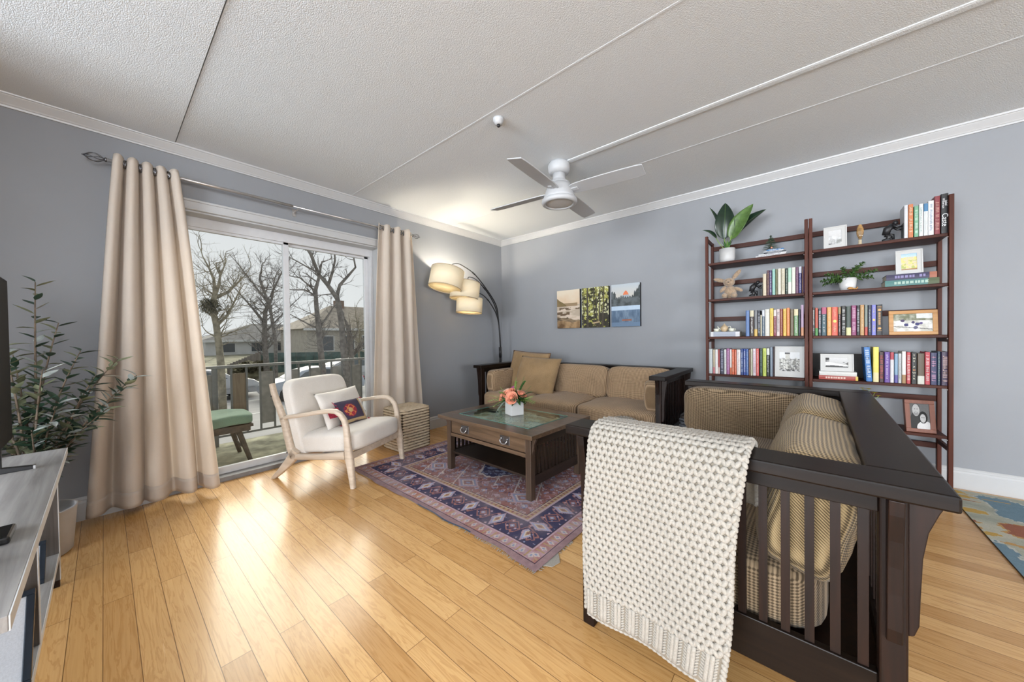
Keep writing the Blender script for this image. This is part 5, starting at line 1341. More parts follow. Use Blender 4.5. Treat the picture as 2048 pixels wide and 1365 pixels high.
# ---------------------------------------------------------------- rugs
RW, RH = 1.92, 2.05
def persian(X, Y):
    navy = np.array((.030, .036, .080)); rust = np.array((.23, .105, .090)); pink = np.array((.42, .30, .34)); ivory = np.array((.55, .48, .45)); blue = np.array((.21, .25, .38)); gold = np.array((.36, .25, .13)); dark = np.array((.045, .03, .04))
    d = np.minimum(np.minimum(X, RW - X), np.minimum(Y, 3.0 - Y)); f = fbm(X, Y, 40, 3); g = fbm(X, Y, 16, 9); C = lerp(rust * .85, rust * 1.2, (g - .3) * 2)
    # coordinate along the border
    hor = np.minimum(Y, 3.0 - Y) < np.minimum(X, RW - X); s = np.where(hor, X, Y)
    # scattered field motifs
    def dia(cx, cy, r, rx=1.0): return np.abs(X - cx) / rx + np.abs(Y - cy) < r
    u, v = (X % .12) - .06, (Y % .12) - .06; sp = fbm(np.floor(X / .12), np.floor(Y / .12), 1.37, 5, 1)
    m = np.abs(u) + np.abs(v); C = where((m < .026) & (sp > .45), blue, C); C = where((m < .014) & (sp > .45), ivory, C); C = where((m < .020) & (sp < .36), pink * .9, C)
    u2, v2 = ((X + .05) % .055) - .0275, ((Y + .02) % .055) - .0275; C = where((np.abs(u2) + np.abs(v2) < .009) & (f > .5), np.array((.42, .36, .36)), C); C = where((np.abs(u2) + np.abs(v2) < .009) & (f < .42), navy * 1.4, C)
    for (pp, sd, th_, cc_) in ((.083, 3, .5, blue), (.067, 8, .55, ivory * .8), (.097, 12, .5, pink), (.05, 15, .6, dark * 2)):
        ru, rv = ((X + sd * .013) % pp) - pp / 2, ((Y * 1.07 + sd * .007) % pp) - pp / 2; C = where((np.abs(ru) + np.abs(rv) < pp * .17) & (fbm(X, Y, 21, sd) > th_), cc_, C)
        C = where((np.abs(np.abs(ru) + np.abs(rv) - pp * .30) < pp * .05) & (fbm(X, Y, 19, sd + 1) > th_), cc_ * .9, C)
    # branching ivory stems
    for k in range(8):
        bx, by = .45 + .19 * (k % 6), .45 + .28 * (k // 3); C = where((np.abs((X - bx) * .9 + (Y - by) * .5) < .0045) & (np.abs(X - bx) < .13) & (np.abs(Y - by) < .22), ivory * .9, C)
        for j in (-1, 0, 1): C = where((np.abs(np.abs(X - bx - j * .05) * .8 + (Y - by + j * .09)) < .0045) & (np.abs(X - bx - j * .05) < .045), ivory * .85, C)
    # stepped central medallion
    cx, cy = RW / 2, 1.25; q = np.maximum(np.abs(X - cx) * .80 + np.abs(Y - cy) * .55, np.maximum(np.abs(X - cx) * 1.02, np.abs(Y - cy) * .62)); zz = .012 * np.abs(((X + Y) * 26) % 2 - 1)
    C = where(q + zz < .415, ivory, C); C = where(q + zz < .402, navy, C); C = where((q < .39) & (f > .56), blue, C); C = where(q < .27, ivory * .9, C); C = where(q < .262, rust * 1.1, C); C = where((q < .25) & (m < .026), navy, C); C = where(q < .10, navy, C); C = where(q < .06, pink, C)
    # corner lozenges
    for lx, ly in ((.52, .50), (1.42, .50), (RW / 2, .43)):
        for r, c in ((.085, pink), (.070, blue), (.052, ivory), (.040, rust), (.018, blue)): C = where(dia(lx, ly, r, 1.3), c, C)
    # inner guard, main border, outer guard
    C = where(d < .345, dark, C); C = where(d < .340, gold * 1.05, C); per = (s % .035) / .035; C = where((d < .337) & (d > .300) & (np.abs(per - .5) < .22) & (np.abs(d - .318) < .010), rust, C); C = where((d < .337) & (d > .300) & (np.abs(np.abs(d - .318) - .014) < .003), ivory * .8, C); C = where((d < .300), pink, C)
    C = where(d < .292, dark, C); C = where(d < .288, navy, C)
    t = (s % .235) / .235; e = (d - .205) / .083
    star = np.abs(t - .25) * 3.4 + np.abs(e) * .62; C = where((star < .62), pink * .95, C); C = where(star < .50, blue * 1.3, C); C = where(star < .34, ivory, C); C = where(star < .24, gold, C); C = where(star < .12, rust, C)
    st2 = np.abs(t - .75) * 2.6 + np.abs(e) * .9; C = where((st2 < .62) & (st2 > .52), rust * 1.3, C); C = where(st2 < .34, rust, C); C = where(st2 < .18, blue, C); C = where(st2 < .08, ivory, C)
    vine = np.abs(e - .62 * np.sin(t * 4 * PI)); C = where((vine < .10) & (star > .62) & (st2 > .62), rust * 1.25, C)
    sc = (np.abs(((s * 17) % 1) - .5) + np.abs(((d * 17 + .3) % 1) - .5)); C = where((d < .284) & (d > .125) & (sc < .17) & (f > .47), pink, C); C = where((d < .284) & (d > .125) & (sc < .10) & (f < .47), blue, C)
    C = where(d < .120, dark, C); C = where(d < .115, pink, C); C = where(d < .105, lerp(rust * 1.35, pink * .95, (g - .35) * 3), C)
    w_ = (s % .060) / .060; C = where((d < .098) & (d > .045) & (np.abs(w_ - .5) * 1.4 + np.abs(d - .072) * 14 < .36), ivory * .85, C); C = where((d < .098) & (d > .045) & (np.abs(w_ - .5) * 1.4 + np.abs(d - .072) * 14 < .18), blue, C); C = where((d < .098) & (d > .045) & (np.abs(w_) < .14), gold, C)
    C = where(d < .040, dark, C); C = where(d < .036, lerp(np.array((.22, .14, .15)), np.array((.30, .20, .20)), f), C); C = where((d < .012) & (X > .95) & (X < 1.45) & (Y < .1), np.array((.04, .08, .13)), C)
    wear = fbm(X, Y, 7, 21); C = lerp(C, C * .55 + np.array((.30, .25, .25)) * .5, np.zeros_like(X)) if False else C * (1 - .35 * np.clip((wear - .45) * 4, 0, 1))[..., None] + np.array((.30, .25, .26)) * (.35 * np.clip((wear - .45) * 4, 0, 1))[..., None]
    return C * (.98 + .25 * f)[..., None] + np.array((.028, .018, .026))
M_rug = painted('woven_wool_rug', rough=.95, bmp=.6, spec=.1)
def rugplace(x, y):
    e = min(x, RW - x); wv = .006 * math.sin(x * 9) + .004 * math.sin(x * 23 + 1)
    yy = y + (wv if y < .02 else 0)
    if x > RW - .30 and y < .35: yy -= .02 * (x - RW + .30) / .30 * (1 - y / .35)
    return (x, yy, .0062 + .0012 * math.sin(x * 7 + y * 5) + (.004 * math.exp(-((x - 1.70) / .1) ** 2) if y < .05 else 0))
rug = thing('persian_rug', 'worn rust, navy and rose Persian rug under the coffee table', 'rug', (.490, -2.445, 0), R(-.8))
colorgrid('pile', RW, RH, persian, M_rug, rug, rugplace, 384, 410)
obj('backing', MB().box(.004, RW - .004, .008, RH - .004, .0005, .0050), M_yarnd, rug)
fr_ = MB(); rr_ = random.Random(4)
for k in range(90):
    x = rr_.uniform(1.50, RW) if k % 2 else rr_.uniform(1.2, RW); y = -.018 * max(0, (x - 1.62) / .3); fr_.tube([(x, y + .002, .004), (x + rr_.uniform(-.006, .006), y - rr_.uniform(.006, .016), .0022)], .0012, 4)
for k in range(40): y = rr_.uniform(.0, .30); fr_.tube([(RW - .002, y, .004), (RW + rr_.uniform(.004, .014), y + rr_.uniform(-.006, .006), .0022)], .0012, 4)
obj('frayed_edge', fr_, M_yarn, rug)
cn = MB(); cn.add([(1.90, .035, .003), (1.955, .060, .003), (1.965, .110, .003), (1.90, .19, .003)], [(0, 1, 2, 3)]); obj('rug_pad', cn, M_yarn, rug, solid=.003)
def abstract(X, Y):
    f = fbm(X, Y * 1.6, 3.2, 4, 5); g = fbm(X * 1.5, Y, 4.1, 17, 5); h = fbm(X, Y, 60, 3); k = fbm(X * .8, Y * 2.2, 5.3, 29, 5)
    C = lerp((.36, .38, .32), (.50, .49, .40), (k - .35) * 3); C = where(f > .64, np.array((.32, .13, .085)), C); C = where((f > .62) & (f <= .64), np.array((.50, .30, .12)), C)
    C = where(g > .69, np.array((.17, .26, .32)), C); C = where((g > .665) & (g <= .69), np.array((.50, .52, .48)), C); C = where((k > .62) & (f < .5), np.array((.52, .34, .10)), C)
    return C * (.9 + .2 * h)[..., None]
rg2 = thing('floral_rug', 'pale sage rug with rust, gold and blue blotches right of the bookcases', 'rug', (4.06, -2.60, 0))
colorgrid('pile', 2.6, 2.53, abstract, M_rug, rg2, lambda x, y: (x, y, .0085), 260, 253)
obj('binding', MB().box(0, 2.6, 0, 2.53, .0005, .0080), plain('dark_rug_binding', (.05, .03, .02), rough=.9), rg2)

# ---------------------------------------------------------------- media console, television
M_gwood = wood('weathered_grey_wood', (.20, .19, .185), (.36, .35, .34), rough=.5, axis='X', scale=.9)
M_gwoodd = wood('weathered_brown_panel', (.050, .042, .036), (.10, .085, .075), rough=.55, axis='Z')
M_gedge2 = plain('pale_grey_edge_band', (.58, .58, .58), rough=.5, noise=.03)
mc = thing('media_console', 'weathered grey open media console in front left corner of the view', 'console', (.785, -4.28, 0)); w = 1.49
obj('top', MB().box(0, w, 0, .428, .572, .600), M_gwood, mc, bevel=.001)
obj('edge_band', MB().box(0, w, .4285, .4305, .572, .600), M_gedge2, mc)
for xa in (.022, .735, w - .047):
    pn = obj('panel', MB().box(xa, xa + .025, .012, .400, .03 if xa < .1 or xa > 1 else .15, .572), M_gwoodd, mc)
    obj('edge_band', MB().box(xa, xa + .025, .4005, .4025, .03 if xa < .1 or xa > 1 else .15, .572), M_gedge2, pn)
sh_ = obj('shelf', MB().box(.047, w - .047, .012, .398, .122, .148), M_gwood, mc)
obj('edge_band', MB().box(.047, w - .047, .3985, .4005, .122, .148), M_gedge2, sh_)
for xa in (.022, w - .047):
    for ya in (.02, .372): obj('foot', MB().box(xa, xa + .025, ya, ya + .028, 0, .03), M_dwoodz, mc)
def whitepic(X, Y):
    f = fbm(X, Y, 10, 2); return lerp((.60, .62, .66), (.70, .70, .72), f)
M_bluefr = plain('blue_black_frame', (.02, .028, .04), rough=.25, noise=.05)
for (px, py, rz, lean, ww, hh, lb) in ((1.10, -4.01, 90, 42, .22, .17, 'dark blue framed picture tipped back on the console shelf, far compartment'), (1.74, -4.03, 90, 38, .30, .25, 'black framed picture tipped back on the console shelf, near compartment')):
    t = thing('picture_frame', lb, 'picture frame', (px, py, .150), R(rz)); t.rotation_euler = (R(-lean), 0, R(rz)); b = .016
    f = MB(); f.box(-ww / 2, ww / 2, 0, .016, 0, b); f.box(-ww / 2, ww / 2, 0, .016, hh - b, hh); f.box(-ww / 2, -ww / 2 + b, 0, .016, b, hh - b); f.box(ww / 2 - b, ww / 2, 0, .016, b, hh - b); obj('frame', f, M_bluefr, t, bevel=.002)
    obj('backing', MB().box(-ww / 2 + .002, ww / 2 - .002, .011, .015, .002, hh - .002), M_black, t)
    colorgrid('picture', ww - 2 * b, hh - 2 * b, whitepic, M_print, t, lambda x, y: (x - ww / 2 + b, .006, y + b), 20, 16)
tv = thing('television', 'large flat black television on the media console, at the left edge', 'television', (1.0, -3.972, .600))
obj('screen', MB().box(.004, 1.176, .0005, .003, .112, .715), M_screen, tv)
obj('body', MB().box(0, 1.18, -.045, 0, .105, .722), M_blackp, tv, bevel=.004)
for xx in (.10, 1.0):
    f = MB(); f.prism([(-.20, 0), (.055, 0), (.060, .004), (.055, .012), (-.01, .020), (-.20, .014)], xx - .012, xx + .012, 'x'); f.box(xx - .01, xx + .01, -.035, -.012, .012, .11)
    fo = obj('foot', f, M_black, tv, bevel=.002)
    obj('tip', MB().box(xx - .0125, xx + .0125, .056, .0615, .0005, .013), M_pewl, fo)
bo = obj('remote_control', MB().box(-.05, .05, -.018, .018, 0, .018), M_blackp, bevel=.005); bo.location = (1.85, -3.905, .6005); tag(bo, 'small black remote on the console top at the left edge', 'remote control')
# ---------------------------------------------------------------- olive plant beside the curtain
M_potw = plain('whitewashed_cement_pot', (.50, .50, .51), rough=.7, noise=.06, nscale=12)
op = thing('potted_olive_tree', 'tall artificial olive shrub in round pale pot between console and curtain', 'plant', (.405, -3.985, 0))
obj('pot', MB().lathe([(.118, 0), (.128, .01), (.145, .225), (.147, .232), (.138, .232), (.134, .20)], 40), M_potw, op, True)
obj('soil', MB().lathe([(.134, .175), (.133, .180)], 32), plain('dark_moss', (.012, .012, .012), rough=1), op, True)
M_ol1 = plain('olive_leaf_dark', (.028, .060, .036), rough=.42, noise=.25); M_ol2 = plain('olive_leaf_sage', (.20, .22, .13), rough=.5, noise=.2); M_ol3 = plain('olive_leaf_silver', (.42, .46, .44), rough=.45, noise=.15); M_stem = plain('olive_stem', (.16, .12, .085), rough=.8, noise=.3)
ro = random.Random(21); L1, L2, L3, ST = MB(), MB(), MB(), MB()
# (dx,dy,z) tips relative to the pot: the shrub leans out over the room
tips = [((-.08, .03, 1.39), .5), ((-.05, .10, 1.18), .4), ((-.02, .17, 1.03), .5), ((-.02, .37, .88), .5), ((.0, .33, .82), .4), ((.05, .22, .90), .5), ((-.05, -.04, 1.02), .5), ((.10, .10, .78), .4), ((.06, .26, .72), .4), ((.08, -.10, .86), .5), ((-.1, -.12, .95), .5), ((.05, .14, .62), .3), ((.12, .02, .66), .3), ((.02, .30, .98), .5), ((-.06, -.15, .75), .3), ((.16, .06, .95), .5), ((.1, -.05, 1.08), .5)]
for (tx, ty, tz), bend in tips:
    P0 = Vector((ro.uniform(-.04, .04), ro.uniform(-.03, .05), .175)); T = Vector((tx, ty, tz)); Mid = P0.lerp(T, .5) + Vector((-tx * .25, -ty * .28, .06)); pts = []
    for i in range(15):
        t = i / 14; pts.append((1 - t) ** 2 * P0 + 2 * t * (1 - t) * Mid + t * t * T)
    ST.tube(pts, [.0068 * (1 - i / 16) + .0012 for i in range(15)], 6)
    n = 30
    for k in range(n):
        t = .38 + .62 * k / (n - 1); p = (1 - t) ** 2 * P0 + 2 * t * (1 - t) * Mid + t * t * T; d = (T - P0).normalized()
        q = d.orthogonal().normalized(); q.rotate(Matrix.Rotation(k * 2.5 + ro.uniform(-.5, .5), 3, d)); mb_ = ro.choices((L1, L2, L3), ((5, 3, 2) if ty > .0 else (3, 5, 1)))[0]
        leaf(mb_, p, q + d * ro.uniform(.3, .9), d, ro.uniform(.058, .085), ro.uniform(.024, .033), ro.uniform(-.1, .35), 4)
obj('stems', ST, M_stem, op, True); obj('dark_leaves', L1, M_ol1, op, True); obj('sage_leaves', L2, M_ol2, op, True); obj('silver_leaves', L3, M_ol3, op, True)
# ---------------------------------------------------------------- basket and pouf between the sofas
M_gw = plain('grey_woven_basket', (.075, .082, .095), rough=.7, noise=.4, nscale=90, bmp=.5)
gb = thing('woven_basket', 'square grey woven basket between the long sofa and the loveseat', 'basket', (2.800, -.640, 0))
hw_ = .205
for k in range(17):
    z = .014 + k * .0245; pts = []
    for i in range(64):
        a = 2 * PI * (i + .5) / 64; c_, s_ = math.cos(a), math.sin(a); d = (abs(c_) ** 10 + abs(s_) ** 10) ** .1; wv = hw_ + .005 * (1 if (i + k) % 2 else -1); pts.append((wv * c_ / d, wv * s_ / d, z))
    obj('weave', MB().tube(pts, .011, 5, closed=True), M_gw, gb, True)
rim = MB(); rim.tube([((hw_ + .002) * math.cos(a) / ((abs(math.cos(a)) ** 10 + abs(math.sin(a)) ** 10) ** .1), (hw_ + .002) * math.sin(a) / ((abs(math.cos(a)) ** 10 + abs(math.sin(a)) ** 10) ** .1), .428) for a in [2 * PI * (i + .5) / 48 for i in range(48)]], .010, 8, closed=True); obj('rim', rim, M_pew, gb, True)
obj('liner', MB().box(-.19, .19, -.19, .19, .004, .34), M_wickd, gb)
tt = obj('wooden_tray', MB().box(-.12, .12, -.10, .10, 0, .03), M_gframe, bevel=.006); tt.location = (2.835, -.60, .3445); tt.rotation_euler = (0, 0, R(14)); tag(tt, 'light wooden tray lying inside the grey woven basket', 'tray')
pf = thing('knitted_pouf', 'low beige knitted pouf between the coffee table and the loveseat', 'pouf', (2.25, -1.10, .009)); pf.scale = (.76, .76, 1.05)
pfm = MB(); pfm.lathe([(.12, 0), (.19, .03), (.215, .12), (.22, .20), (.205, .30), (.16, .365), (.08, .385), (.01, .388)], 40); obj('core', pfm, M_yarnd, pf, True)
ks = MB()
for r_ in range(12):
    ph = .14 + r_ * .125; zz = .20 + .188 * math.cos(ph) ; rr2 = .222 * math.sin(min(ph, 1.57)) ** .7; n = max(8, int(2 * PI * rr2 / .03))
    for k in range(n): a = 2 * PI * (k + .5 * (r_ % 2)) / n; ks.ell((rr2 * math.cos(a), rr2 * math.sin(a), zz), (.012, .012, .012), None, 6, 4)
obj('stitches', ks, M_yarn, pf, True)
# small embroidered cushion with tassels on the armchair
M_emb = plain('plum_embroidered_cloth', (.045, .03, .055), rough=.9, noise=.2, nscale=90); M_red = plain('crimson_thread', (.36, .02, .05), rough=.8, noise=.3, nscale=120); M_ocre = plain('ochre_border', (.42, .27, .12), rough=.9, noise=.2)
def embroid(X, Y):
    w, h = X.max(), Y.max(); x = X / w; y = Y / h; f = fbm(X, Y, 50, 3); C = np.zeros(X.shape + (3,)) + np.array((.055, .042, .075)); C = where((y < .12) | (x < .10), lerp((.40, .28, .14), (.50, .36, .20), f), C)
    e = ((x - .60) / .25) ** 2 + ((y - .52) / .30) ** 2; C = where(e < 1, lerp((.32, .03, .05), (.16, .02, .06), (f - .4) * 4), C); C = where((e < .75) & (np.abs(np.sin(x * 26) + np.sin(y * 22)) < .55), np.array((.62, .22, .07)), C); C = where((e < .12), np.array((.55, .36, .16)), C); return C
cc = O + u0 * .470 + v0 * .325 + Vector((0, 0, .478))
ec = pillow('embroidered_cushion', M_emb, .25, .20, .055, cc, (R(-30), 0, R(24 + 90 - 6)), 'small plum cushion with red and ochre embroidery in front of the lumbar pillow', 'pillow', seed=9, pull=.03)
def epl(x, y):
    a, b = x / .25 * 2 - 1, y / .20 * 2 - 1; t = (max(0, 1 - a * a) * max(0, 1 - b * b)) ** .42 * .055 / 2 * 1.16 + .0015; k = 1 - .018 * (1 - b * b); l = 1 - .018 * (1 - a * a)
    return (-a * k * .121, -t, b * l * .097)
colorgrid('embroidery', .25, .20, embroid, M_canvas, ec, epl, 60, 48)
ts = MB(); ts.tube([(-.125, -.005, .085), (-.15, -.02, .10), (-.145, -.03, .07), (-.13, -.03, .06)], .0022, 6); ts.box(-.23, -.13, -.036, -.030, -.03, .045); obj('tassel_tab', ts, M_red, ec, bevel=.002)
ts = MB()
for q in ((.125, -.097), (-.125, -.097), (.125, .097)):
    for k in range(6): ts.tube([(q[0], -.003, q[1]), (q[0] + math.copysign(.025, q[0]), -.01 + .002 * k, q[1] + .003 * (k - 3))], .0012, 4)
obj('tassels', ts, M_red, ec)
# ---------------------------------------------------------------- balcony
M_deck = plain('mossy_balcony_carpet', (.30, .295, .21), rough=1.0, noise=.4, nscale=7, bmp=.4)
M_rail = plain('dark_grey_painted_rail', (.15, .15, .145), rough=.6, noise=.08)
M_pan = plain('grey_brown_rail_panel', (.24, .225, .205), rough=.7, noise=.15, nscale=15)
M_panb = wood('brown_rail_panel', (.13, .09, .06), (.24, .18, .12), rough=.7, axis='Z')
struct('balcony_floor', MB().box(-1.50, -.20, -5.2, .6, -.20, -.05), M_deck)
struct('door_sill', MB().box(-.20, -.12, OPL - .05, OPR + .05, -.15, .0), M_alu)
XR_ = -1.40
ral = thing('balcony_railing', 'dark metal balcony railing with wide vertical panels outside the patio door', 'railing', (XR_, 0, 0))
obj('top_rail', MB().box(-.025, .025, -5.2, .6, .775, .805), plain('weathered_top_rail', (.20, .195, .185), rough=.6, noise=.1), ral, bevel=.003)
obj('bottom_rail', MB().box(-.010, .010, -5.2, .6, .040, .062), M_rail, ral)
y = -4.15; k = 0
while y < .5:
    for q in (y, y + .135): obj('baluster', MB().box(-.009, .009, q - .009, q + .009, .060, .778), M_rail, ral)
    obj('panel', MB().box(-.005, .005, y + .0095, y + .1255, .118, .712), M_panb if abs(y + 2.85) < .02 else M_pan, ral)
    if k % 5 == 0: pass
    y += .26; k += 1
obj('post', MB().box(-.016, .016, -3.012, -2.968, -.05, .775), M_rail, ral)
bn = thing('balcony_bench', 'low wooden bench with sage green cushion on the balcony', 'bench', (-.80, -3.27, -.05))
M_bw = plain('weathered_bench_wood', (.10, .075, .055), rough=.8, noise=.25); M_gc = fabric('sage_green_cushion', (.17, .25, .18), (.24, .34, .25), scale=200, bmp=.2)
cu = MB(); cu.sup((0, 0, .40), (.50, .86, .095), (8, 8), 12, lambda P, q: (P[0], P[1], P[2] + .006 * math.sin(8 * q[1] + 3 * q[0]))); obj('cushion', cu, M_gc, bn, True)
s = MB(); s.box(-.23, .23, -.42, .42, .325, .350); s.box(-.22, -.19, -.40, .40, .29, .325); s.box(.19, .22, -.40, .40, .29, .325); obj('seat_frame', s, M_bw, bn)
for sx in (-1, 1):
    for sy in (-1, 1): obj('leg', MB().tube([(sx * .16, sy * .31, .33), (sx * .20, sy * .40, .001)], [.024, .018], 8), M_bw, bn)
obj('stretcher', MB().tube([(-.18, .37, .12), (.18, .37, .12)], .011, 6), M_bw, bn); obj('stretcher', MB().tube([(-.18, -.37, .12), (.18, -.37, .12)], .011, 6), M_bw, bn)
# ---------------------------------------------------------------- street, verge and far ground
GZ = -1.62
M_asph = plain('pale_asphalt', (.36, .355, .35), rough=.9, noise=.06, nscale=2)
M_grass = plain('winter_grass', (.26, .25, .18), rough=1, noise=.35, nscale=1.5)
struct('ground', MB().box(-120, -.5, -60, 90, GZ - .3, GZ - .03), M_grass)
struct('road', MB().box(-20.6, -3.5, -60, 90, GZ - .03, GZ), M_asph)
M_line = plain('white_road_paint', (.60, .60, .58), rough=.8, noise=.05)
for xx, nm in ((-15.4, 0), (-18.2, 1), (-12.0, 2)):
    ln = obj('road_marking', MB().box(xx - .07, xx + .07, -20, 30, GZ + .001, GZ + .006), M_line); tag(ln, ('white painted line nearest the parked silver car', 'white painted line between parked cars and verge', 'white painted line nearest the balcony')[nm], 'road marking', 'white lines on the road')
struct('verge', MB().add([(-20.6, -60, GZ), (-20.6, 90, GZ), (-26, 90, -.9), (-26, -60, -.9), (-45, 90, .05), (-45, -60, .05)], [(0, 1, 2, 3), (3, 2, 4, 5)]), M_grass)
M_carw = plain('silver_white_car_paint', (.42, .43, .45), rough=.3, metal=.2, noise=.01, coat=.6)
M_carb = plain('pale_blue_car_paint', (.36, .41, .48), rough=.3, metal=.2, noise=.01, coat=.6)
M_cgl = plain('car_window_glass', (.10, .12, .13), rough=.08, noise=.02); M_tyre = plain('tyre_rubber', (.018, .018, .02), rough=.8); M_hub = plain('alloy_wheel', (.30, .31, .32), rough=.3, metal=.7)
def car(label, loc, rz, paint, sc=1.0):
    t = thing('car', label, 'car', loc, rz); t.scale = (sc, sc, sc); hw = .86
    side = [(-2.15, .30), (-2.20, .55), (-2.10, .82), (-1.75, .92), (-1.30, 1.18), (-.75, 1.38), (.10, 1.42), (.75, 1.30), (1.25, .98), (1.95, .84), (2.18, .66), (2.22, .40), (2.12, .26)]
    n = len(side); b = MB(); 
    def wdt(z): return hw * (1 - .22 * max(0, z - .85) / .55) 
    vs_ = []; 
    for yy in (-1, -.90, .90, 1):
        for (x, z) in side: 
            in_ = .0 if abs(yy) == 1 else .06
            cx_ = x * (1 if abs(yy) < 1 else .985); vs_.append((cx_, (yy if abs(yy) == 1 else yy) * wdt(z), z + (.0 if abs(yy) == 1 else .03 * (z > 1.2))))
    fs = [tuple(range(n)), tuple(range(3 * n, 4 * n))[::-1]]
    for r_ in range(3):
        for i in range(n): j = (i + 1) % n; fs.append((r_ * n + i, r_ * n + j, (r_ + 1) * n + j, (r_ + 1) * n + i))
    b.add(vs_, fs); obj('body', b, paint, t, True, bevel=.02)
    for sg in (-1, 1):
        for poly in ([(-1.22, .97), (-.72, 1.27), (-.30, 1.33), (-.30, .95)], [(-.22, .95), (-.22, 1.34), (.12, 1.35), (.62, 1.24), (.98, .97)]):
            g = MB(); g.add([(x, sg * (wdt(z) + .006), z) for x, z in poly], [tuple(range(len(poly)))]); obj('side_window', g, M_cgl, t, solid=.006)
        g = MB()
        for z_ in (.52,): g.box(-1.9, 1.95, sg * hw - .012, sg * hw + .012, .50, .53)
        obj('trim_strip', g, M_hub, t)
        for x in (-1.35, 1.38):
            w_ = MB(); w_.M = Matrix.Translation((x, sg * (hw - .09), .32)) @ Matrix.Rotation(R(90), 4, 'X'); w_.lathe([(.24, -.11), (.32, -.10), (.32, .10), (.24, .11)], 24); wo = obj('wheel', w_, M_tyre, t, True)
            h_ = MB(); h_.M = Matrix.Translation((x, sg * (hw - .02 + .035), .32)) @ Matrix.Rotation(R(90), 4, 'X'); h_.lathe([(.21, -.01), (.21, .01)], 16); obj('hubcap', h_, M_hub, wo, True)
    for x0, x1, z0, z1 in ((1.30, .80, .97, 1.27), (-1.78, -1.34, .94, 1.15)):
        g = MB(); g.add([(x0, -wdt(z0) * .86, z0 + .02), (x1, -wdt(z1) * .84, z1 + .03), (x1, wdt(z1) * .84, z1 + .03), (x0, wdt(z0) * .86, z0 + .02)], [(0, 1, 2, 3)]); obj('windscreen' if x0 > 0 else 'rear_window', g, M_cgl, t, solid=.01)
    for sg in (-1, 1):
        obj('headlamp', MB().ell((2.12, sg * .60, .64), (.08, .16, .08)), M_hub, t, True); obj('tail_lamp', MB().ell((-2.14, sg * .66, .74), (.07, .12, .09)), M_red, t, True)
    return t
car('silver hatchback parked along the far side of the road', (-17.2, -1.15, GZ), R(90), M_carw, 1.0)
car('pale blue car parked nose first just right of the silver hatchback', (-14.6, 2.75, GZ), R(-92), M_carb, .96)
car('white car half hidden behind the armchair, right of the blue car', (-19.0, 6.6, GZ), R(90), M_carw, 1.0)
# ---------------------------------------------------------------- fence, hedge, houses
M_fence = plain('dark_green_fence', (.08, .125, .115), rough=.9, noise=.25, nscale=3); M_fenceb = wood('weathered_board_fence', (.17, .15, .13), (.31, .28, .25), rough=.9, axis='Z')
f = MB(); 
for k in range(26): f.box(-24.0 + .03 * (k % 2), -23.96 + .03 * (k % 2), 2.9 + k * .30, 3.19 + k * .30, -1.2, .20 - .008 * k)
fo = obj('green_fence', f, M_fence); tag(fo, 'dark green solid fence across the road behind the parked cars', 'fence')
f = MB(); 
for k in range(12): f.box(-23.90 + .03 * (k % 2), -23.86 + .03 * (k % 2), 1.15 + k * .145, 1.29 + k * .145, -1.2, -.42 + .065 * k)
fo = obj('board_fence', f, M_fenceb); tag(fo, 'weathered vertical board fence stepping up left of the green fence', 'fence')
M_hedge = plain('dull_hedge', (.18, .17, .11), rough=1, noise=.5, nscale=2)
def shrub(label, c, r, seed, n=380):
    rr = random.Random(seed); mb = MB()
    for k in range(n):
        d = Vector((rr.gauss(0, 1), rr.gauss(0, 1), abs(rr.gauss(0, 1)))).normalized(); p = Vector((c[0] + d.x * r[0] * rr.uniform(.6, 1), c[1] + d.y * r[1] * rr.uniform(.6, 1), c[2] + d.z * r[2] * rr.uniform(.5, 1)))
        leaf(mb, p, (rr.uniform(-1, 1), rr.uniform(-1, 1), rr.uniform(0, 1)), (0, 0, 1), .34, .20, .2, 3)
    mb.ell(c, (r[0] * .75, r[1] * .75, r[2] * .7)); t = thing('shrub', label, 'shrub', (0, 0, 0)); obj('foliage', mb, M_hedge, t)
shrub('low dull hedge left of the board fence', (-22.9, -.9, -1.1), (.8, 1.8, .65), 1)
shrub('low rounded shrub in front of the board fence', (-22.9, 2.2, -1.0), (.7, 1.0, .75), 2)
M_roof = plain('grey_shingle_roof', (.20, .195, .19), rough=.9, noise=.2, nscale=3); M_roofb = plain('brown_shingle_roof', (.29, .255, .21), rough=.9, noise=.2, nscale=2.5)
M_siding = plain('white_siding', (.60, .61, .62), rough=.7, noise=.06, nscale=2); M_sidb = plain('tan_siding', (.42, .39, .34), rough=.8, noise=.08, nscale=2); M_win = plain('dark_house_window', (.07, .08, .09), rough=.2); M_brick = plain('brick_chimney', (.20, .135, .10), rough=.9, noise=.2)
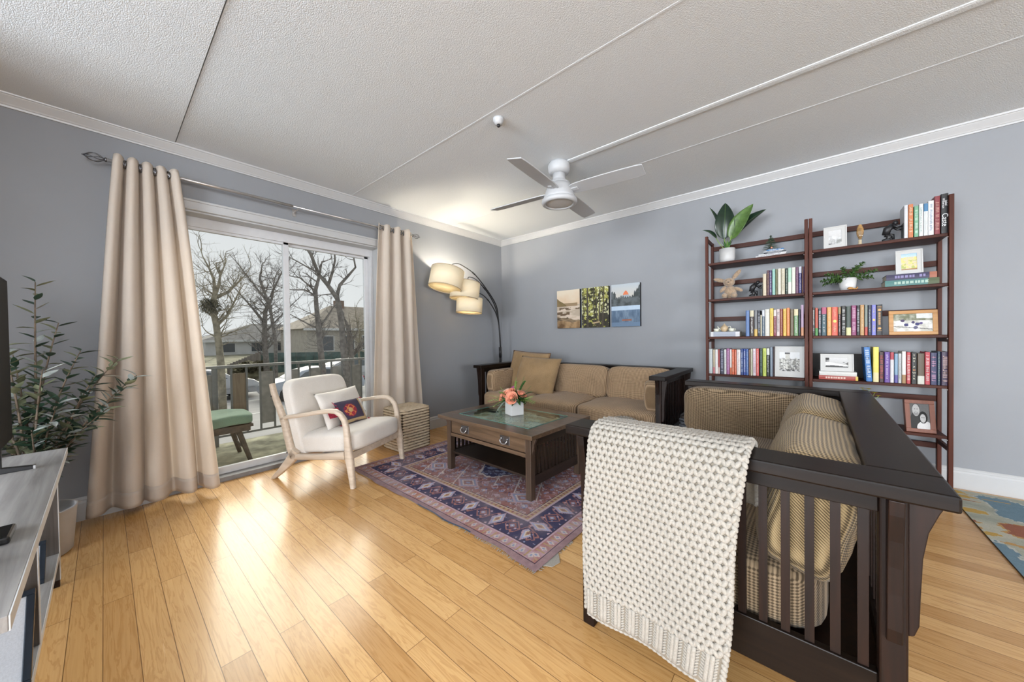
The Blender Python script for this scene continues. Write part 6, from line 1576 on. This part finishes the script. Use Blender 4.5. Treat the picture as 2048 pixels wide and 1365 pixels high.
def house(label, x, y0, y1, zb, ze, zr, depth, roof, wall, wins, ridge=(.2, .8), chim=None):
    t = thing('house', label, 'house', (x, y0, zb)); L_ = y1 - y0; e, r_ = ze - zb, zr - zb
    obj('wall', MB().box(-depth, 0, 0, L_, 0, e), wall, t)
    ra, rb3 = ridge[0] * L_, ridge[1] * L_; o = .4
    rf_ = MB(); rf_.add([(o, -o, e - .05), (o, L_ + o, e - .05), (-depth - o, L_ + o, e - .05), (-depth - o, -o, e - .05), (-depth / 2, ra, r_), (-depth / 2, rb3, r_)], [(0, 1, 5, 4), (1, 2, 5), (2, 3, 4, 5), (3, 0, 4), (0, 3, 2, 1)]); obj('roof', rf_, roof, t)
    obj('fascia', MB().box(o - .02, o + .06, -o, L_ + o, e - .22, e - .02), M_siding, t)
    for (wy, wz, ww, wh) in wins:
        wo = obj('window_frame', MB().box(.005, .06, wy - .08, wy + ww + .08, wz - .08, wz + wh + .08), M_siding, t); obj('pane', MB().box(.06, .075, wy, wy + ww, wz, wz + wh), M_win, wo)
    if chim: obj('chimney', MB().box(-depth / 2 - .4, -depth / 2 + .4, chim[0], chim[0] + chim[1], r_ - 1, r_ + chim[2]), M_brick, t)
house('long low house with grey shingle roof and white eaves, behind the left trees', -38, 2.2, 10.5, -.6, 1.12, 2.75, 6, M_roof, M_siding, [(1.2, .55, .9, .8), (3.4, .55, .9, .8), (5.6, .55, .9, .8)], (.50, .96))
house('large house with broad brown roof and chimney seen in the right pane', -30, 7.8, 17.2, -1.2, 2.05, 4.45, 7, M_roofb, M_sidb, [(1.2, 1.2, 1.0, 1.3), (3.1, 1.2, 1.0, 1.3), (5.0, 1.2, 1.0, 1.3), (6.9, 1.2, 1.0, 1.3)], (.36, .80), (3.9, .75, .55))
house('white garage behind the left tree, beyond the verge', -40, -4.6, .2, -.4, .75, 1.35, 5, M_roofb, M_siding, [(1.0, .3, .7, .5)], (.3, .7))
M_hill = plain('distant_brown_woods', (.34, .32, .30), rough=1, noise=.35, nscale=.3)
hl = MB(); hl.grid(lambda a, b: (-70 - 10 * b, -30 + 90 * a, -1 + b * (2.5 + .9 * math.sin(a * 9) + .5 * math.sin(a * 23) + .3 * math.sin(a * 61))), 90, 4); ho = struct('distant_woods', hl, M_hill)
# ---------------------------------------------------------------- bare winter trees
M_bark = plain('grey_brown_bark', (.17, .155, .14), rough=.95, noise=.3, nscale=8); M_barkl = plain('mossy_bark', (.26, .235, .175), rough=.95, noise=.3, nscale=6)
def tree(label, limbs, twigs, mat, seed, lev=3, spread=.6, length=1.2, mass=None):
    """limbs: list of (points, r0, r1); twigs grown from the limbs"""
    rr = random.Random(seed); t = thing('bare_tree', label, 'tree', limbs[0][0][0]); B = Vector(limbs[0][0][0]); mb = MB(); tw = MB(); br = MB()
    def grow(p, d, L_, r, lv):
        pts = [p]; q = p.copy(); dd = d.copy()
        for i in range(4):
            dd = (dd + Vector((rr.gauss(0, .16), rr.gauss(0, .16), rr.gauss(.05, .12)))).normalized(); q = q + dd * L_ / 4; pts.append(q.copy())
        (br if lv == lev else tw).tube([x - B for x in pts], [r * (1 - .17 * i) for i in range(5)], 5 if lv == lev else 3, caps=False)
        if lv > 0:
            for i in range(rr.choice((2, 3, 3))):
                k = rr.choice((1, 2, 3, 4)); nd_ = (dd + Vector((rr.gauss(0, spread), rr.gauss(0, spread), rr.gauss(.1, spread * .8)))).normalized(); grow(pts[k], nd_, L_ * rr.uniform(.55, .8), r * .52, lv - 1)
    for li, (pts, r0, r1) in enumerate(limbs):
        P = [Vector(p) for p in pts]; n = len(P); mb.tube([p - B for p in P], [r0 + (r1 - r0) * i / (n - 1) for i in range(n)], 8)
        for k in range(twigs):
            i = rr.randrange(max(1, n // 3) if li == 0 else 0, n - 1); f_ = rr.random(); p = P[i].lerp(P[i + 1], f_); d = (P[i + 1] - P[i]).normalized()
            side = Vector((rr.gauss(0, .5), rr.gauss(0, 1), rr.gauss(.35, .6))).normalized(); grow(p, (d * .5 + side).normalized(), length * rr.uniform(.5, 1.1), (r0 + r1) * .12 + .005, lev)
        grow(P[-1], (P[-1] - P[-2]).normalized(), length, r1, lev)
    obj('trunk', mb, mat, t, True); obj('branches', br, mat, t); obj('twigs', tw, mat, t)
    if mass:
        m = MB(); c, r = mass
        for k in range(900):
            d = Vector((rr.gauss(0, 1), rr.gauss(0, 1), rr.gauss(0, 1))).normalized() * r * rr.random() ** .4; leaf(m, Vector(c) - B + d, (rr.gauss(0, 1), rr.gauss(0, 1), rr.gauss(0, 1)), (0, 0, 1), .12, .03, .2, 3)
        obj('twig_nest', m, M_hedge, t)
def at(x, pts): return [(x + .25 * math.sin(3.1 * i), p[0], p[1]) for i, p in enumerate(pts)]
tree('bare tree with dense clump of twigs, left pane', [(at(-13, [(-.95, GZ), (-.97, .09), (-1.0, .73), (-1.08, 1.65), (-1.17, 2.28), (-1.10, 2.74)]), .125, .08), (at(-13, [(-1.10, 2.70), (-1.11, 3.28), (-1.24, 3.72)]), .06, .03), (at(-13, [(-1.06, 2.65), (-.72, 2.86), (-.38, 3.30)]), .07, .03), (at(-13, [(-1.08, 1.6), (-.75, 2.0), (-.50, 2.6)]), .055, .03)], 16, M_barkl, 3, 3, .65, .75, ((-13, -1.22, 2.32), .30))
tree('slender bare tree at the far left edge of the patio door', [(at(-16, [(-1.1, GZ), (-1.07, -.05), (-1.55, 1.3), (-1.62, 2.2), (-1.75, 3.0)]), .10, .05)], 18, M_bark, 7, 3, .6, 1.0)
tree('bare branching tree just left of the door mullion', [(at(-22, [(2.74, -1.47), (2.71, -0.16), (2.67, 0.76), (2.67, 1.99), (2.74, 2.77)]), .17, .12), (at(-22, [(2.74, 2.77), (3.12, 3.72), (3.22, 4.51)]), .09, .04), (at(-22, [(2.7, 2.08), (2.05, 3.04), (1.56, 3.73)]), .08, .035), (at(-22, [(2.67, 1.52), (3.5, 2.49), (4.19, 3.32)]), .065, .03)], 13, M_bark, 5, 3, .6, 1.35)
tree('tree with flat dark crown behind the door mullion', [(at(-19, [(2.4, GZ), (2.4, 1.0), (2.2, 2.8), (1.75, 4.3)]), .10, .06), (at(-19, [(2.2, 2.9), (1.5, 4.0), (1.0, 4.75)]), .05, .03), (at(-19, [(2.2, 3.4), (2.6, 4.4), (2.9, 5.1)]), .05, .03)], 21, M_bark, 15, 3, .75, .9)
tree('forked bare tree in the right pane, thinner one with upright trunk', [(at(-10, [(1.45, GZ), (1.37, -.04), (1.33, .68), (1.25, 1.50), (1.22, 2.39), (1.18, 2.83), (1.35, 3.34)]), .13, .05), (at(-10, [(1.22, 2.62), (.85, 2.80), (.46, 2.77)]), .035, .015), (at(-10, [(1.25, 1.45), (.9, 1.62), (.35, 1.95)]), .035, .012), (at(-10, [(1.25, 1.4), (1.6, 1.95), (1.9, 2.4)]), .04, .014), (at(-10, [(1.18, 2.8), (.7, 3.2), (.3, 3.25)]), .03, .012)], 10, M_bark, 6, 2, .55, .55)
tree('large bare tree leaning left across the right pane', [([(-8, 1.40, GZ), (-8, 1.32, .06), (-8.1, 1.30, .71), (-8, 1.22, 1.44), (-8, 1.14, 2.08), (-7.9, 1.05, 2.34), (-8, .81, 2.76), (-8.1, .59, 3.08), (-8, .35, 3.62), (-8, .14, 3.95)], .125, .035), ([(-8, 1.07, 2.36), (-8.1, 1.22, 2.80), (-8, 1.45, 3.12), (-8, 1.70, 3.43), (-8, 1.61, 3.95)], .06, .022), ([(-8, .83, 2.76), (-8, .96, 3.17), (-8.1, 1.09, 3.58), (-8, 1.03, 3.98)], .05, .022), ([(-8, .59, 3.08), (-8.1, .32, 3.23), (-8, -.15, 3.42)], .03, .014)], 7, M_bark, 9, 2, .5, .5)
tree('short stubby bare trunk at the right edge of the door view', [(at(-12, [(3.35, GZ), (3.35, .13), (3.30, 1.35)]), .14, .11), (at(-12, [(3.34, .2), (3.8, .75), (4.2, 1.3)]), .05, .02)], 12, M_bark, 12, 2, .6, .7)
tree('thin twiggy sapling in front of the large brown roofed house', [(at(-17, [(6.2, GZ), (6.1, .2), (6.2, 1.4), (6.0, 2.2)]), .08, .03)], 24, M_barkl, 14, 3, .7, .9)
tree('thin twiggy sapling between the two houses', [(at(-20, [(5.2, GZ), (5.1, .4), (5.3, 1.4), (5.1, 2.2)]), .07, .03)], 21, M_bark, 22, 3, .7, .9)
